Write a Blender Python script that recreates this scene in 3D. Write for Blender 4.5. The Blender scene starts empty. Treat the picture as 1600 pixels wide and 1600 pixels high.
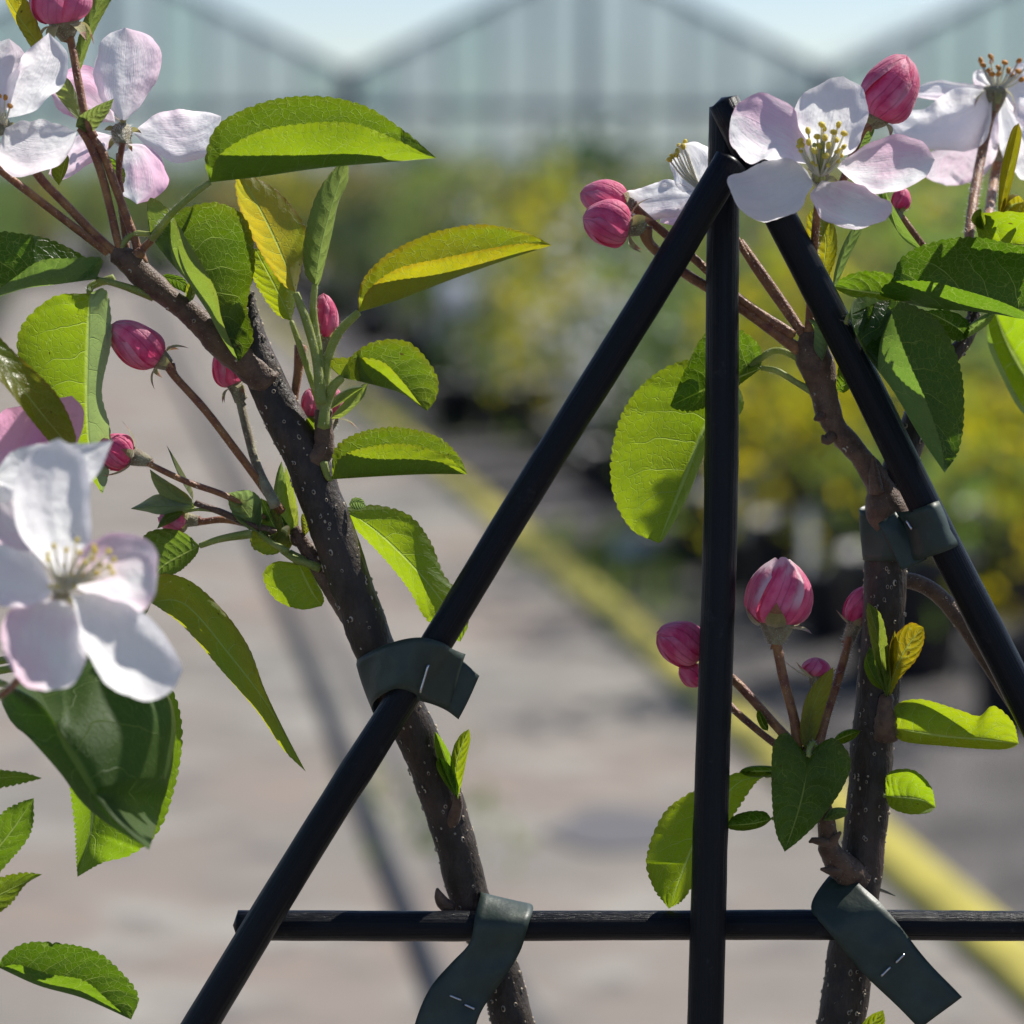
import bpy, math, random
from mathutils import Vector, Matrix, noise
R = math.radians
random.seed(7)
C = bpy.context.scene.collection
# ------------------------------------------------------------------ camera
F = 5120.0           # focal length in units of 1/1600 of the frame width
D = 0.8              # distance of the sharp plane
TILT = math.atan(545 / F)
cam_d = bpy.data.cameras.new('camera'); cam = bpy.data.objects.new('camera', cam_d); C.objects.link(cam)
cam.location = (0, 0, 1.0); cam.rotation_euler = (R(90) - TILT, 0, 0)
cam_d.sensor_width = 36; cam_d.lens = 36 * F / 1600
cam_d.clip_start = 0.02; cam_d.clip_end = 600
cam_d.dof.use_dof = True; cam_d.dof.focus_distance = D
cam_d.dof.aperture_fstop = (cam_d.lens / 1000) / 0.0090; cam_d.dof.aperture_blades = 0
bpy.context.scene.camera = cam
CM = Matrix.Translation(cam.location) @ cam.rotation_euler.to_matrix().to_4x4()
# ------------------------------------------------------------------ light
SUN_EL, SUN_AZ = 49, 53      # azimuth measured from the view direction towards the right
w = bpy.data.worlds.new('World'); bpy.context.scene.world = w; w.use_nodes = True
nt = w.node_tree; nt.nodes.clear()
sky = nt.nodes.new('ShaderNodeTexSky'); sky.sky_type = 'NISHITA'; sky.sun_disc = False
sky.sun_elevation = R(SUN_EL); sky.sun_rotation = R(SUN_AZ); sky.dust_density = 0; sky.air_density = .85; sky.ozone_density = 3.5
bg = nt.nodes.new('ShaderNodeBackground'); bg.inputs[1].default_value = 0.086
wo = nt.nodes.new('ShaderNodeOutputWorld')
tint = nt.nodes.new('ShaderNodeMix'); tint.data_type = 'RGBA'; tint.blend_type = 'MULTIPLY'; tint.inputs[0].default_value = 1; tint.inputs[7].default_value = (1.03, .97, 1.0, 1)
nt.links.new(sky.outputs[0], tint.inputs[6]); nt.links.new(tint.outputs[2], bg.inputs[0]); nt.links.new(bg.outputs[0], wo.inputs[0])
sd = bpy.data.lights.new('sun', 'SUN'); sd.energy = 5.0; sd.angle = R(0.55); sd.color = (1.0, .955, .88)
so = bpy.data.objects.new('sun', sd); C.objects.link(so)
sdir = Vector((math.sin(R(SUN_AZ)) * math.cos(R(SUN_EL)), math.cos(R(SUN_AZ)) * math.cos(R(SUN_EL)), math.sin(R(SUN_EL))))
so.rotation_euler = sdir.to_track_quat('Z', 'Y').to_euler(); so.location = (3, 3, 8)
vs = bpy.context.scene.view_settings
vs.view_transform = 'Standard'; vs.look = 'None'; vs.exposure = 0.42; vs.gamma = 1
cy = bpy.context.scene.cycles
cy.max_bounces = 8; cy.transmission_bounces = 6; cy.diffuse_bounces = 4; cy.sample_clamp_indirect = 6; cy.sample_clamp_direct = 0
# ------------------------------------------------------------------ helpers
U = D / F
def P(p):
    """a point given as (x, y, z): x, y in 1/1600 of the frame as seen at its depth, z = depth behind the sharp plane in the same unit"""
    x, y = p[0], p[1]; z = p[2] if len(p) > 2 else 0
    d = D + z * U
    return CM @ Vector(((x - 800) * d / F, -(y - 800) * d / F, -d))
def Rw(r, z=0): return r * (D + z * U) / F
def cr(pts, n):
    """Catmull-Rom through pts, n+1 samples at even arc length"""
    pts = [Vector(p if len(p) > 2 else (p[0], p[1], 0)) if len(p) < 4 else Vector(p) for p in pts]
    if len(pts) == 2: return [pts[0].lerp(pts[1], i / n) for i in range(n + 1)]
    q = [pts[0] * 2 - pts[1]] + pts + [pts[-1] * 2 - pts[-2]]
    out = []
    for i in range(1, len(q) - 2):
        a, b, c, d = q[i - 1:i + 3]
        for k in range(16):
            t = k / 16
            out.append(0.5 * ((2 * b) + (c - a) * t + (2 * a - 5 * b + 4 * c - d) * t * t + (3 * b - a - 3 * c + d) * t ** 3))
    out.append(pts[-1])
    L = [0]
    for i in range(1, len(out)): L.append(L[-1] + (out[i] - out[i - 1]).length)
    res = []; j = 0
    for i in range(n + 1):
        s = L[-1] * i / n
        while j < len(L) - 2 and L[j + 1] < s: j += 1
        f = (s - L[j]) / max(1e-9, L[j + 1] - L[j])
        res.append(out[j].lerp(out[j + 1], min(1, max(0, f))))
    return res
def setp(o, label=None, cat=None, group=None, kind=None):
    if label: o['label'] = label
    if cat: o['category'] = cat
    if group: o['group'] = group
    if kind: o['kind'] = kind
    return o
def link_par(o, parent):
    C.objects.link(o)
    if parent is not None: o.parent = parent
class MB:
    """collects faces and links them as ONE mesh"""
    def __init__(s): s.v = []; s.f = []; s.m = []; s.uv = []; s.ph = []
    def face(s, idx, m=0, uv=None, ph=None):
        s.f.append(tuple(idx)); s.m.append(m)
        s.uv.append(uv or [(0, 0)] * len(idx)); s.ph.append(ph or [(0, 0)] * len(idx))
    def tube(s, pts, rad, m=0, sides=10, seg=None, wob=0.0, wf=40., closed=True, flat=0.0, shape=None, px=True):
        """pts 3-D in P() units (px) or world; rad list same length"""
        zs = [(p[2] if len(p) > 2 else 0) for p in pts] if px else None
        W_ = [P(p) if px else Vector(p) for p in pts]
        rr = [Rw(r, z) for r, z in zip(rad, zs)] if px else list(rad)
        tot = sum((W_[i + 1] - W_[i]).length for i in range(len(W_) - 1))
        seg = seg or max(6, min(140, int(tot / (6 * U)))) if px else (seg or 12)
        pt4 = [Vector((a.x, a.y, a.z, r)) for a, r in zip(W_, rr)]
        sp = cr(pt4, seg)
        ce = [Vector((a[0], a[1], a[2])) for a in sp]; ra = [abs(a[3]) for a in sp]
        t0 = (ce[1] - ce[0]).normalized(); u = t0.orthogonal().normalized()
        b0 = len(s.v); L = 0
        for i, c in enumerate(ce):
            t = (ce[min(i + 1, seg)] - ce[max(i - 1, 0)]).normalized()
            u = (u - t * u.dot(t)).normalized(); vv = t.cross(u)
            if i: L += (ce[i] - ce[i - 1]).length
            for k in range(sides):
                a = 2 * math.pi * k / sides
                d = u * math.cos(a) + vv * math.sin(a)
                r = ra[i]
                if shape: r *= shape(a, i / seg)
                if wob:
                    q = c + d * r
                    r *= 1 + wob * noise.noise(q / (wf * U)) + wob * .5 * noise.noise(q / (wf * .3 * U))
                s.v.append(c + d * r)
        for i in range(seg):
            for k in range(sides):
                k2 = (k + 1) % sides
                a = b0 + i * sides
                uvs = [(i / seg, k / sides), (i / seg, (k + 1) / sides), ((i + 1) / seg, (k + 1) / sides), ((i + 1) / seg, k / sides)]
                s.face((a + k, a + k2, a + sides + k2, a + sides + k), m, uvs, uvs)
        if closed:
            for e, i in ((0, 0), (1, seg)):
                s.v.append(ce[i] + (ce[i] - ce[1 if e == 0 else seg - 1]).normalized() * ra[i] * .35)
                n0 = len(s.v) - 1; a = b0 + i * sides
                for k in range(sides):
                    k2 = (k + 1) % sides
                    s.face((a + k2, a + k, n0) if e == 0 else (a + k, a + k2, n0), m)
        return ce, ra
    def hairs(s, ce, ra, dens, ln, m, rnd, t0=0, t1=1):
        """fine hairs standing on a tube; dens per px length"""
        n = len(ce) - 1
        tot = sum((ce[i + 1] - ce[i]).length for i in range(n)) / U
        for _ in range(int(tot * dens)):
            f = rnd.uniform(t0, t1) * n; i = min(n - 1, int(f)); c = ce[i].lerp(ce[i + 1], f - i); r = ra[i]
            t = (ce[i + 1] - ce[i]).normalized()
            d = (Vector((rnd.gauss(0, 1), rnd.gauss(0, 1), rnd.gauss(0, 1))).cross(t)).normalized()
            e = (d + t * rnd.uniform(-.5, .6)).normalized()
            side = t.cross(d).normalized() * U * .32
            p = c + d * r * .96; q = p + e * ln * U * rnd.uniform(.6, 1.4)
            b = len(s.v); s.v += [p - side, p + side, q]; s.face((b, b + 1, b + 2), m)
    def blob(s, c, ax, r, l, m=0, sides=8, rings=6):
        """ellipsoid in world space"""
        ax = ax.normalized(); u = ax.orthogonal().normalized(); v = ax.cross(u); b = len(s.v)
        for i in range(rings + 1):
            a = math.pi * i / rings
            for k in range(sides):
                g = 2 * math.pi * k / sides
                s.v.append(c + ax * (-math.cos(a) * l) + (u * math.cos(g) + v * math.sin(g)) * math.sin(a) * r)
        for i in range(rings):
            for k in range(sides):
                k2 = (k + 1) % sides
                s.face((b + i * sides + k, b + i * sides + k2, b + (i + 1) * sides + k2, b + (i + 1) * sides + k), m)
    def quad_box(s, x0, x1, y0, y1, z0, z1, m=0):
        b = len(s.v)
        for x in (x0, x1):
            for y in (y0, y1):
                for z in (z0, z1): s.v.append(Vector((x, y, z)))
        for f in ((0, 1, 3, 2), (4, 6, 7, 5), (0, 4, 5, 1), (2, 3, 7, 6), (0, 2, 6, 4), (1, 5, 7, 3)):
            s.face([b + i for i in f], m)
    def bar(s, a, b_, w_, h_, m=0):
        """box bar from a to b"""
        a = Vector(a); b_ = Vector(b_); t = (b_ - a).normalized()
        up = Vector((0, 1, 0)); side = t.cross(up).normalized() * w_ / 2; up = up * h_ / 2
        i0 = len(s.v)
        for p in (a, b_):
            for sx, sy in ((-1, -1), (1, -1), (1, 1), (-1, 1)): s.v.append(p + side * sx + up * sy)
        for k in range(4): s.face((i0 + k, i0 + (k + 1) % 4, i0 + 4 + (k + 1) % 4, i0 + 4 + k), m)
        s.face((i0, i0 + 1, i0 + 2, i0 + 3)[::-1], m); s.face((i0 + 4, i0 + 5, i0 + 6, i0 + 7), m)
    def build(s, name, mats, parent=None, off=None, smooth=True, color=None, thick=0):
        me = bpy.data.meshes.new(name)
        off = off if off is not None else (ROOT[0] if parent is not None else Vector((0, 0, 0)))
        me.from_pydata([tuple(v - off) for v in s.v], [], s.f)
        for mt in (mats if isinstance(mats, (list, tuple)) else [mats]): me.materials.append(mt)
        me.polygons.foreach_set('material_index', s.m)
        me.polygons.foreach_set('use_smooth', [smooth] * len(s.f))
        for nm, src in (('tv', s.uv), ('phys', s.ph)):
            l = me.uv_layers.new(name=nm); flat = [c for f in src for p in f for c in p]
            l.data.foreach_set('uv', flat)
        me.update()
        o = bpy.data.objects.new(name, me); link_par(o, parent)
        if parent is None: o.location = off
        if color: o.color = color
        if thick:
            md = o.modifiers.new('thickness', 'SOLIDIFY'); md.thickness = thick; md.offset = 0
        return o
ROOT = [Vector((0, 0, 0))]
def empty(name, loc):
    o = bpy.data.objects.new(name, None); C.objects.link(o); o.location = loc; o.empty_display_size = .02
    ROOT[0] = Vector(loc); return o
# ------------------------------------------------------------------ materials
class N:
    def __init__(s, name):
        s.mat = bpy.data.materials.new(name); s.mat.use_nodes = True; s.t = s.mat.node_tree; s.t.nodes.clear()
        s.out = s.n('OutputMaterial')
    def n(s, ty, **kw):
        x = s.t.nodes.new('ShaderNode' + ty)
        for k, v in kw.items(): setattr(x, k, v)
        return x
    def put(s, sock, v):
        if v is None: return
        if isinstance(v, bpy.types.NodeSocket): s.t.links.new(v, sock)
        elif isinstance(v, (tuple, list)) and len(v) == 3 and sock.type == 'RGBA': sock.default_value = (*v, 1)
        else: sock.default_value = v
    def math(s, op, a, b=None, c=None):
        x = s.n('Math', operation=op); s.put(x.inputs[0], a); s.put(x.inputs[1], b)
        if c is not None: s.put(x.inputs[2], c)
        return x.outputs[0]
    def ramp(s, f, a, b, lo=0., hi=1.):
        x = s.n('MapRange', interpolation_type='SMOOTHSTEP'); s.put(x.inputs[0], f)
        for i, v in enumerate((a, b, lo, hi)): s.put(x.inputs[i + 1], v)
        return x.outputs[0]
    def mix(s, f, a, b, bt='MIX'):
        x = s.n('Mix', data_type='RGBA', blend_type=bt); s.put(x.inputs[0], f); s.put(x.inputs[6], a); s.put(x.inputs[7], b)
        return x.outputs[2]
    def noise(s, vec, scale, det=3, rough=.5):
        x = s.n('TexNoise'); s.put(x.inputs['Vector'], vec); x.inputs['Scale'].default_value = scale
        x.inputs['Detail'].default_value = det; x.inputs['Roughness'].default_value = rough
        return x.outputs[0]
    def xyz(s, v):
        x = s.n('SeparateXYZ'); s.put(x.inputs[0], v); return x.outputs
    def comb(s, a, b, c=0):
        x = s.n('CombineXYZ'); s.put(x.inputs[0], a); s.put(x.inputs[1], b); s.put(x.inputs[2], c); return x.outputs[0]
    def uv(s, nm): return s.n('UVMap', uv_map=nm).outputs[0]
    def obj(s): return s.n('TexCoord').outputs['Object']
    def bump(s, h, st, dist):
        x = s.n('Bump'); s.put(x.inputs['Strength'], st); s.put(x.inputs['Distance'], dist); s.put(x.inputs['Height'], h); return x.outputs[0]
    def bsdf(s, col, rough=.5, spec=.5, normal=None, **kw):
        x = s.n('BsdfPrincipled'); s.put(x.inputs['Base Color'], col); s.put(x.inputs['Roughness'], rough)
        s.put(x.inputs['Specular IOR Level'], spec); s.put(x.inputs['Normal'], normal)
        for k, v in kw.items(): s.put(x.inputs[k.replace('_', ' ')], v)
        return x.outputs[0]
    def done(s, sh): s.t.links.new(sh, s.out.inputs[0]); return s.mat
    def mixsh(s, f, a, b):
        x = s.n('MixShader'); s.put(x.inputs[0], f); s.t.links.new(a, x.inputs[1]); s.t.links.new(b, x.inputs[2]); return x.outputs[0]
    def transl(s, col, normal=None):
        x = s.n('BsdfTranslucent'); s.put(x.inputs[0], col); s.put(x.inputs[1], normal); return x.outputs[0]

def leaf_material(name, fz=0.0):
    """obj.color: r = yellowing of the young leaf, g = depth of the mature green, b = woolly underside (above 1: one half only, painting how light falls on it)"""
    n = N(name); tv = n.xyz(n.uv('tv')); ph = n.uv('phys')
    oc = n.xyz(n.n('ObjectInfo').outputs['Color'])
    half = n.math('GREATER_THAN', oc[2], 1.001); wool = n.math('MULTIPLY', n.math('SUBTRACT', oc[2], half), n.math('SUBTRACT', 1, n.math('MULTIPLY', half, n.math('LESS_THAN', tv[1], .01))))
    wz = n.noise(ph, 1.3, 2)
    av = n.math('ABSOLUTE', tv[1])
    side = n.math('MULTIPLY', n.math('SIGN', tv[1]), .22)
    q = n.math('ADD', n.math('ADD', n.math('MULTIPLY_ADD', tv[0], 7.5, side), n.math('MULTIPLY', n.math('POWER', av, 1.6), -1.7)), n.math('MULTIPLY', wz, 1.1))
    fr = n.math('ABSOLUTE', n.math('SUBTRACT', n.math('FRACT', q), .5))
    wid = n.math('MULTIPLY_ADD', av, -.022, .034)
    lat = n.math('SUBTRACT', 1, n.ramp(fr, 0, wid)); lat = n.math('MULTIPLY', lat, n.ramp(av, .95, .5))
    trough = n.ramp(fr, .0, .42)
    midv = n.math('SUBTRACT', 1, n.ramp(av, .015, .055))
    warp = n.n('VectorMath', operation='MULTIPLY_ADD'); nc = n.n('TexNoise'); n.put(nc.inputs['Vector'], ph); nc.inputs['Scale'].default_value = 9
    n.put(warp.inputs[0], nc.outputs['Color']); warp.inputs[1].default_value = (.07, .07, .07); n.put(warp.inputs[2], ph)
    vo = n.n('TexVoronoi', feature='DISTANCE_TO_EDGE'); n.put(vo.inputs['Vector'], warp.outputs[0]); vo.inputs['Scale'].default_value = 9
    net = n.math('SUBTRACT', 1, n.ramp(vo.outputs['Distance'], 0.0, .05))
    vo2 = n.n('TexVoronoi', feature='DISTANCE_TO_EDGE'); n.put(vo2.inputs['Vector'], warp.outputs[0]); vo2.inputs['Scale'].default_value = 30
    net2 = n.math('SUBTRACT', 1, n.ramp(vo2.outputs['Distance'], 0.0, .12))
    big = n.math('MAXIMUM', lat, midv)
    vein = n.math('MAXIMUM', n.math('MAXIMUM', big, n.math('MULTIPLY', net, .42)), n.math('MULTIPLY', net2, .16))
    back = n.n('NewGeometry').outputs['Backfacing']
    mot = n.noise(ph, 2.2, 4, .6)
    top = n.mix(oc[1], (.030, .082, .007), (.011, .036, .006))
    top = n.mix(n.math('MULTIPLY', mot, .4), top, (.05, .095, .006))
    edge = n.math('MULTIPLY', n.ramp(av, .84, 1.0), n.noise(ph, 6, 2))
    ye = n.math('MULTIPLY', oc[0], n.ramp(n.noise(ph, 1.1, 3), .15, .6))
    top = n.mix(ye, top, (.17, .14, .012))
    under = n.mix(wool, (.058, .105, .022), (.34, .40, .30)); under = n.mix(n.math('MULTIPLY', ye, .7), under, (.22, .19, .04))
    col = n.mix(back, top, under)
    col = n.mix(n.math('MULTIPLY', vein, .55), col, (.16, .23, .06))
    col = n.mix(n.math('MULTIPLY', edge, n.math('MULTIPLY_ADD', oc[0], .8, .3)), col, (.20, .06, .02))
    tr = n.mix(oc[1], (.36, .56, .002), (.085, .21, .002))
    tr = n.mix(ye, tr, (.86, .56, .0))
    tr = n.mix(n.math('MULTIPLY', n.ramp(mot, .3, .75), .45), tr, (.19, .33, .003))
    tr = n.mix(n.math('MULTIPLY', n.math('SUBTRACT', 1, back), n.math('MULTIPLY_ADD', oc[0], -.4, .62)), tr, (.055, .135, .002))
    tr = n.mix(n.math('MULTIPLY', vein, .75), tr, (.60, .76, .18))
    tr = n.mix(n.math('MULTIPLY', edge, n.math('MULTIPLY', oc[0], .9)), tr, (.4, .08, .01))
    tr = n.mix(wool, tr, (.30, .42, .12))
    spk = n.ramp(n.noise(ph, 5.5, 2), .735, .76)
    tr = n.mix(n.math('MULTIPLY', spk, .8), tr, (.10, .05, .01)); col = n.mix(n.math('MULTIPLY', spk, .8), col, (.10, .05, .02))
    h = n.math('ADD', n.math('MULTIPLY', big, -1.0), n.math('ADD', n.math('MULTIPLY_ADD', net, -.28, n.math('MULTIPLY', trough, .5)), n.math('MULTIPLY', n.noise(ph, 14, 3), .35)))
    nrm = n.bump(h, .5, .0006)
    rough = n.math('ADD', n.math('MULTIPLY', back, .25), .33)
    p = n.bsdf(col, rough, .36, nrm, Sheen_Weight=n.math('MULTIPLY', wool, .4))
    sh = n.mixsh(.54, p, n.transl(tr, nrm))
    return n.done(sh)
def petal_material(name):
    """obj.color: r = pink amount, g = side bias of the pink"""
    n = N(name); tv = n.xyz(n.uv('tv')); phv = n.uv('phys'); ph = n.xyz(phv)
    oc = n.xyz(n.n('ObjectInfo').outputs['Color'])
    st = n.noise(n.comb(n.math('MULTIPLY', ph[0], .9), n.math('MULTIPLY', tv[1], 6)), 2.2, 4, .65)
    patch = n.noise(phv, 1.3, 2)
    sideb = n.math('MULTIPLY', tv[1], n.math('MULTIPLY_ADD', oc[1], 2, -1))
    pm = n.math('MULTIPLY_ADD', sideb, .45, n.math('MULTIPLY_ADD', patch, .9, n.math('MULTIPLY', st, .55)))
    pk = n.math('MULTIPLY', n.ramp(n.math('MULTIPLY_ADD', n.math('POWER', oc[0], 3), .5, pm), .55, 1.15), oc[0])
    pk = n.math('MULTIPLY', pk, n.ramp(tv[0], .0, .45, .35, 1))
    pk = n.math('MULTIPLY_ADD', n.ramp(n.math('ABSOLUTE', tv[1]), .8, 1, 0, .22), oc[0], pk)
    vn = n.n('TexWave', wave_type='BANDS', bands_direction='Y'); n.put(vn.inputs['Vector'], n.comb(n.math('MULTIPLY', tv[0], .25), tv[1]))
    vn.inputs['Scale'].default_value = 3.6; vn.inputs['Distortion'].default_value = 5; vn.inputs['Detail'].default_value = 3; vn.inputs['Detail Scale'].default_value = 1.5
    vm = n.ramp(n.noise(n.comb(n.math('MULTIPLY', ph[0], .5), n.math('MULTIPLY', tv[1], 9)), 2.4, 3, .6), .56, .75)
    back = n.n('NewGeometry').outputs['Backfacing']
    c = n.mix(pk, (.88, .87, .90), (.80, .40, .60))
    c = n.mix(n.math('MULTIPLY', vm, n.math('MULTIPLY_ADD', oc[0], .2, .14)), c, (.70, .50, .66))
    t = n.mix(pk, (.99, .99, .985), (.96, .46, .70))
    t = n.mix(n.math('MULTIPLY', vm, .25), t, (.72, .60, .68))
    fine = n.noise(n.comb(n.math('MULTIPLY', ph[0], 1.2), n.math('MULTIPLY', tv[1], 11)), 3, 3, .6)
    h = n.math('ADD', n.math('MULTIPLY', vm, -.25), n.math('MULTIPLY_ADD', n.noise(phv, 2.6, 3), 3.2, n.math('MULTIPLY', fine, .5)))
    nrm = n.bump(h, .5, .0009)
    p = n.bsdf(c, .5, .3, nrm, Sheen_Weight=.25)
    return n.done(n.mixsh(.62, p, n.transl(t, nrm)))
def bud_material(name):
    """uv tv: x along the bud, y across each petal; obj.color r = pale streaks, g = dullness"""
    n = N(name); tv = n.xyz(n.uv('tv')); ph = n.xyz(n.uv('phys'))
    oc = n.xyz(n.n('ObjectInfo').outputs['Color'])
    vn = n.n('TexWave', wave_type='BANDS', bands_direction='Y'); n.put(vn.inputs['Vector'], n.comb(n.math('MULTIPLY', tv[0], .5), ph[1]))
    vn.inputs['Scale'].default_value = .9; vn.inputs['Distortion'].default_value = 9; vn.inputs['Detail'].default_value = 4; vn.inputs['Detail Scale'].default_value = 1.6
    v = n.ramp(vn.outputs['Fac'], .78, 1.0)
    pt = n.noise(n.uv('phys'), 1.6, 3)
    c = n.mix(n.ramp(pt, .3, .7), (.74, .055, .20), (.92, .25, .42))
    c = n.mix(n.math('MULTIPLY', v, .42), c, (.36, .01, .07))
    lip = n.math('MULTIPLY', n.ramp(n.math('ADD', tv[1], n.math('MULTIPLY', n.math('SUBTRACT', pt, .5), .5)), .5, .95), oc[0])
    tipw = n.math('MULTIPLY', n.ramp(n.math('ADD', tv[0], n.math('MULTIPLY', n.math('SUBTRACT', pt, .5), .5)), .72, .95), oc[0])
    pale = n.math('MAXIMUM', lip, tipw)
    pale = n.math('MULTIPLY', pale, n.ramp(tv[0], .15, .5))
    c = n.mix(pale, c, (.88, .72, .74))
    c = n.mix(oc[1], c, (.62, .25, .40))
    h = n.math('ADD', n.math('MULTIPLY', v, -.35), n.noise(n.uv('phys'), 7, 3))
    nrm = n.bump(h, .5, .0006)
    p = n.bsdf(c, .55, .28, nrm, Sheen_Weight=.25)
    return n.done(n.mixsh(.34, p, n.transl(n.mix(.4, c, (.9, .05, .2)), nrm)))
def stem_material(name, a, b, rough=.5, sheen=.5, bs=.6, transl=0, sc=300):
    n = N(name); o = n.obj()
    f = n.ramp(n.noise(o, sc, 4, .6), .3, .7)
    g = n.noise(o, sc * 6, 2)
    c = n.mix(f, a, b); c = n.mix(n.math('MULTIPLY', n.ramp(g, .55, .8), .3), c, tuple(min(1, x * 2.2) for x in b))
    nrm = n.bump(g, bs, .0005)
    p = n.bsdf(c, rough, .4, nrm, Sheen_Weight=sheen)
    if transl: return n.done(n.mixsh(transl, p, n.transl(b)))
    return n.done(p)
def bark_material():
    n = N('bark'); o = n.obj()
    m = n.n('Mapping'); n.put(m.inputs[0], o); m.inputs['Scale'].default_value = (1, 1, .45)
    f = n.noise(m.outputs[0], 260, 5, .65); g = n.noise(m.outputs[0], 1100, 3, .6)
    c = n.mix(n.ramp(f, .35, .65), (.019, .012, .007), (.050, .034, .022))
    c = n.mix(n.math('MULTIPLY', n.ramp(n.noise(o, 90, 2), .5, .75), .55), c, (.090, .048, .034))
    c = n.mix(n.math('MULTIPLY', n.ramp(g, .6, .8), .35), c, (.13, .11, .09))
    nrm = n.bump(n.math('ADD', f, n.math('MULTIPLY', g, .5)), .8, .0009)
    return n.done(n.bsdf(c, n.math('MULTIPLY_ADD', g, .3, .38), .45, nrm, Sheen_Weight=0.0))
def plain(name, col, rough=.6, spec=.4, metal=0, bump=None, tr=None, var=0, vs_=20):
    n = N(name); c = col; o = n.obj()
    if var: c = n.mix(n.ramp(n.noise(o, vs_, 5, .6), .3, .7), tuple(x * (1 - var) for x in col), tuple(min(1, x * (1 + var)) for x in col))
    nrm = n.bump(n.noise(o, bump[0], 4), bump[1], bump[2]) if bump else None
    p = n.bsdf(c, rough, spec, nrm, Metallic=metal)
    if tr: return n.done(n.mixsh(tr[0], p, n.transl(tr[1])))
    return n.done(p)
def cane_material():
    n = N('black_painted_cane'); uv = n.xyz(n.uv('tv')); o = n.obj()
    g = n.noise(n.comb(n.math('MULTIPLY', uv[0], 2.2), n.math('MULTIPLY', uv[1], 22)), 2, 5, .6)
    s = n.noise(o, 1500, 3, .6); dust = n.ramp(n.noise(o, 420, 4, .75), .64, .74)
    c = n.mix(n.math('MULTIPLY', dust, .3), (.0045, .0055, .008), (.05, .057, .07))
    c = n.mix(n.math('MULTIPLY', n.ramp(g, .5, .8), .4), c, (.022, .026, .034))
    c = n.mix(n.math('MULTIPLY', n.ramp(n.noise(o, 95, 5, .75), .60, .70), .5), c, (.035, .036, .036))
    nrm = n.bump(n.math('ADD', n.math('MULTIPLY', g, 1.3), n.math('MULTIPLY', s, .16)), .4, .0010)
    return n.done(n.bsdf(c, n.math('MULTIPLY_ADD', s, .2, .24), .20, nrm))
def tie_material():
    n = N('green_tie_plastic'); o = n.obj()
    g = n.noise(o, 160, 4, .6); s = n.noise(o, 1300, 2)
    c = n.mix(n.ramp(g, .35, .7), (.027, .042, .031), (.040, .060, .044))
    nrm = n.bump(n.math('ADD', n.math('MULTIPLY', g, 1), n.math('MULTIPLY', s, .05)), .3, .0009)
    p = n.bsdf(c, .48, .5, nrm)
    return n.done(n.mixsh(.10, p, n.transl((.06, .14, .10))))
M = dict(
    leaf=leaf_material('apple_leaf'), petal=petal_material('apple_petal'), bud=bud_material('apple_bud_petal'),
    bark=bark_material(), cane=cane_material(), tie=tie_material(),
    red=stem_material('reddish_stalk', (.17, .05, .028), (.34, .16, .055), .48, .15),
    brown=stem_material('young_brown_bark', (.072, .036, .021), (.15, .086, .048), .55, .12),
    green=stem_material('green_stalk', (.26, .33, .05), (.42, .46, .14), .5, .1, .4, .35),
    wool=stem_material('woolly_cup', (.15, .105, .06), (.30, .28, .16), .7, .25, .5),
    sepal=stem_material('sepal', (.20, .20, .05), (.42, .38, .14), .6, .6, .5, .35),
    sred=stem_material('sepal_tip', (.20, .07, .03), (.40, .20, .09), .6, .6, .5, .25),
    hair=plain('plant_hair', (.75, .74, .70), .5, .3, tr=(.5, (.8, .8, .76))),
    fila=plain('filament', (.86, .84, .74), .5, .3, tr=(.4, (.85, .82, .62))),
    sty=plain('style_green', (.50, .52, .20), .5, .3, tr=(.3, (.6, .65, .2))),
    anth=plain('anther', (.92, .76, .16), .6, .3, tr=(.45, (.98, .82, .2)), var=.25, vs_=900),
    anto=plain('brown_anther', (.66, .27, .04), .6, .3, var=.3, vs_=900),
    lent=plain('lenticel', (.42, .35, .26), .7, .3, var=.3, vs_=900),
    steel=plain('staple_steel', (.62, .62, .64), .3, .5, 1.0, bump=(900, .3, .0003)),
)
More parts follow.
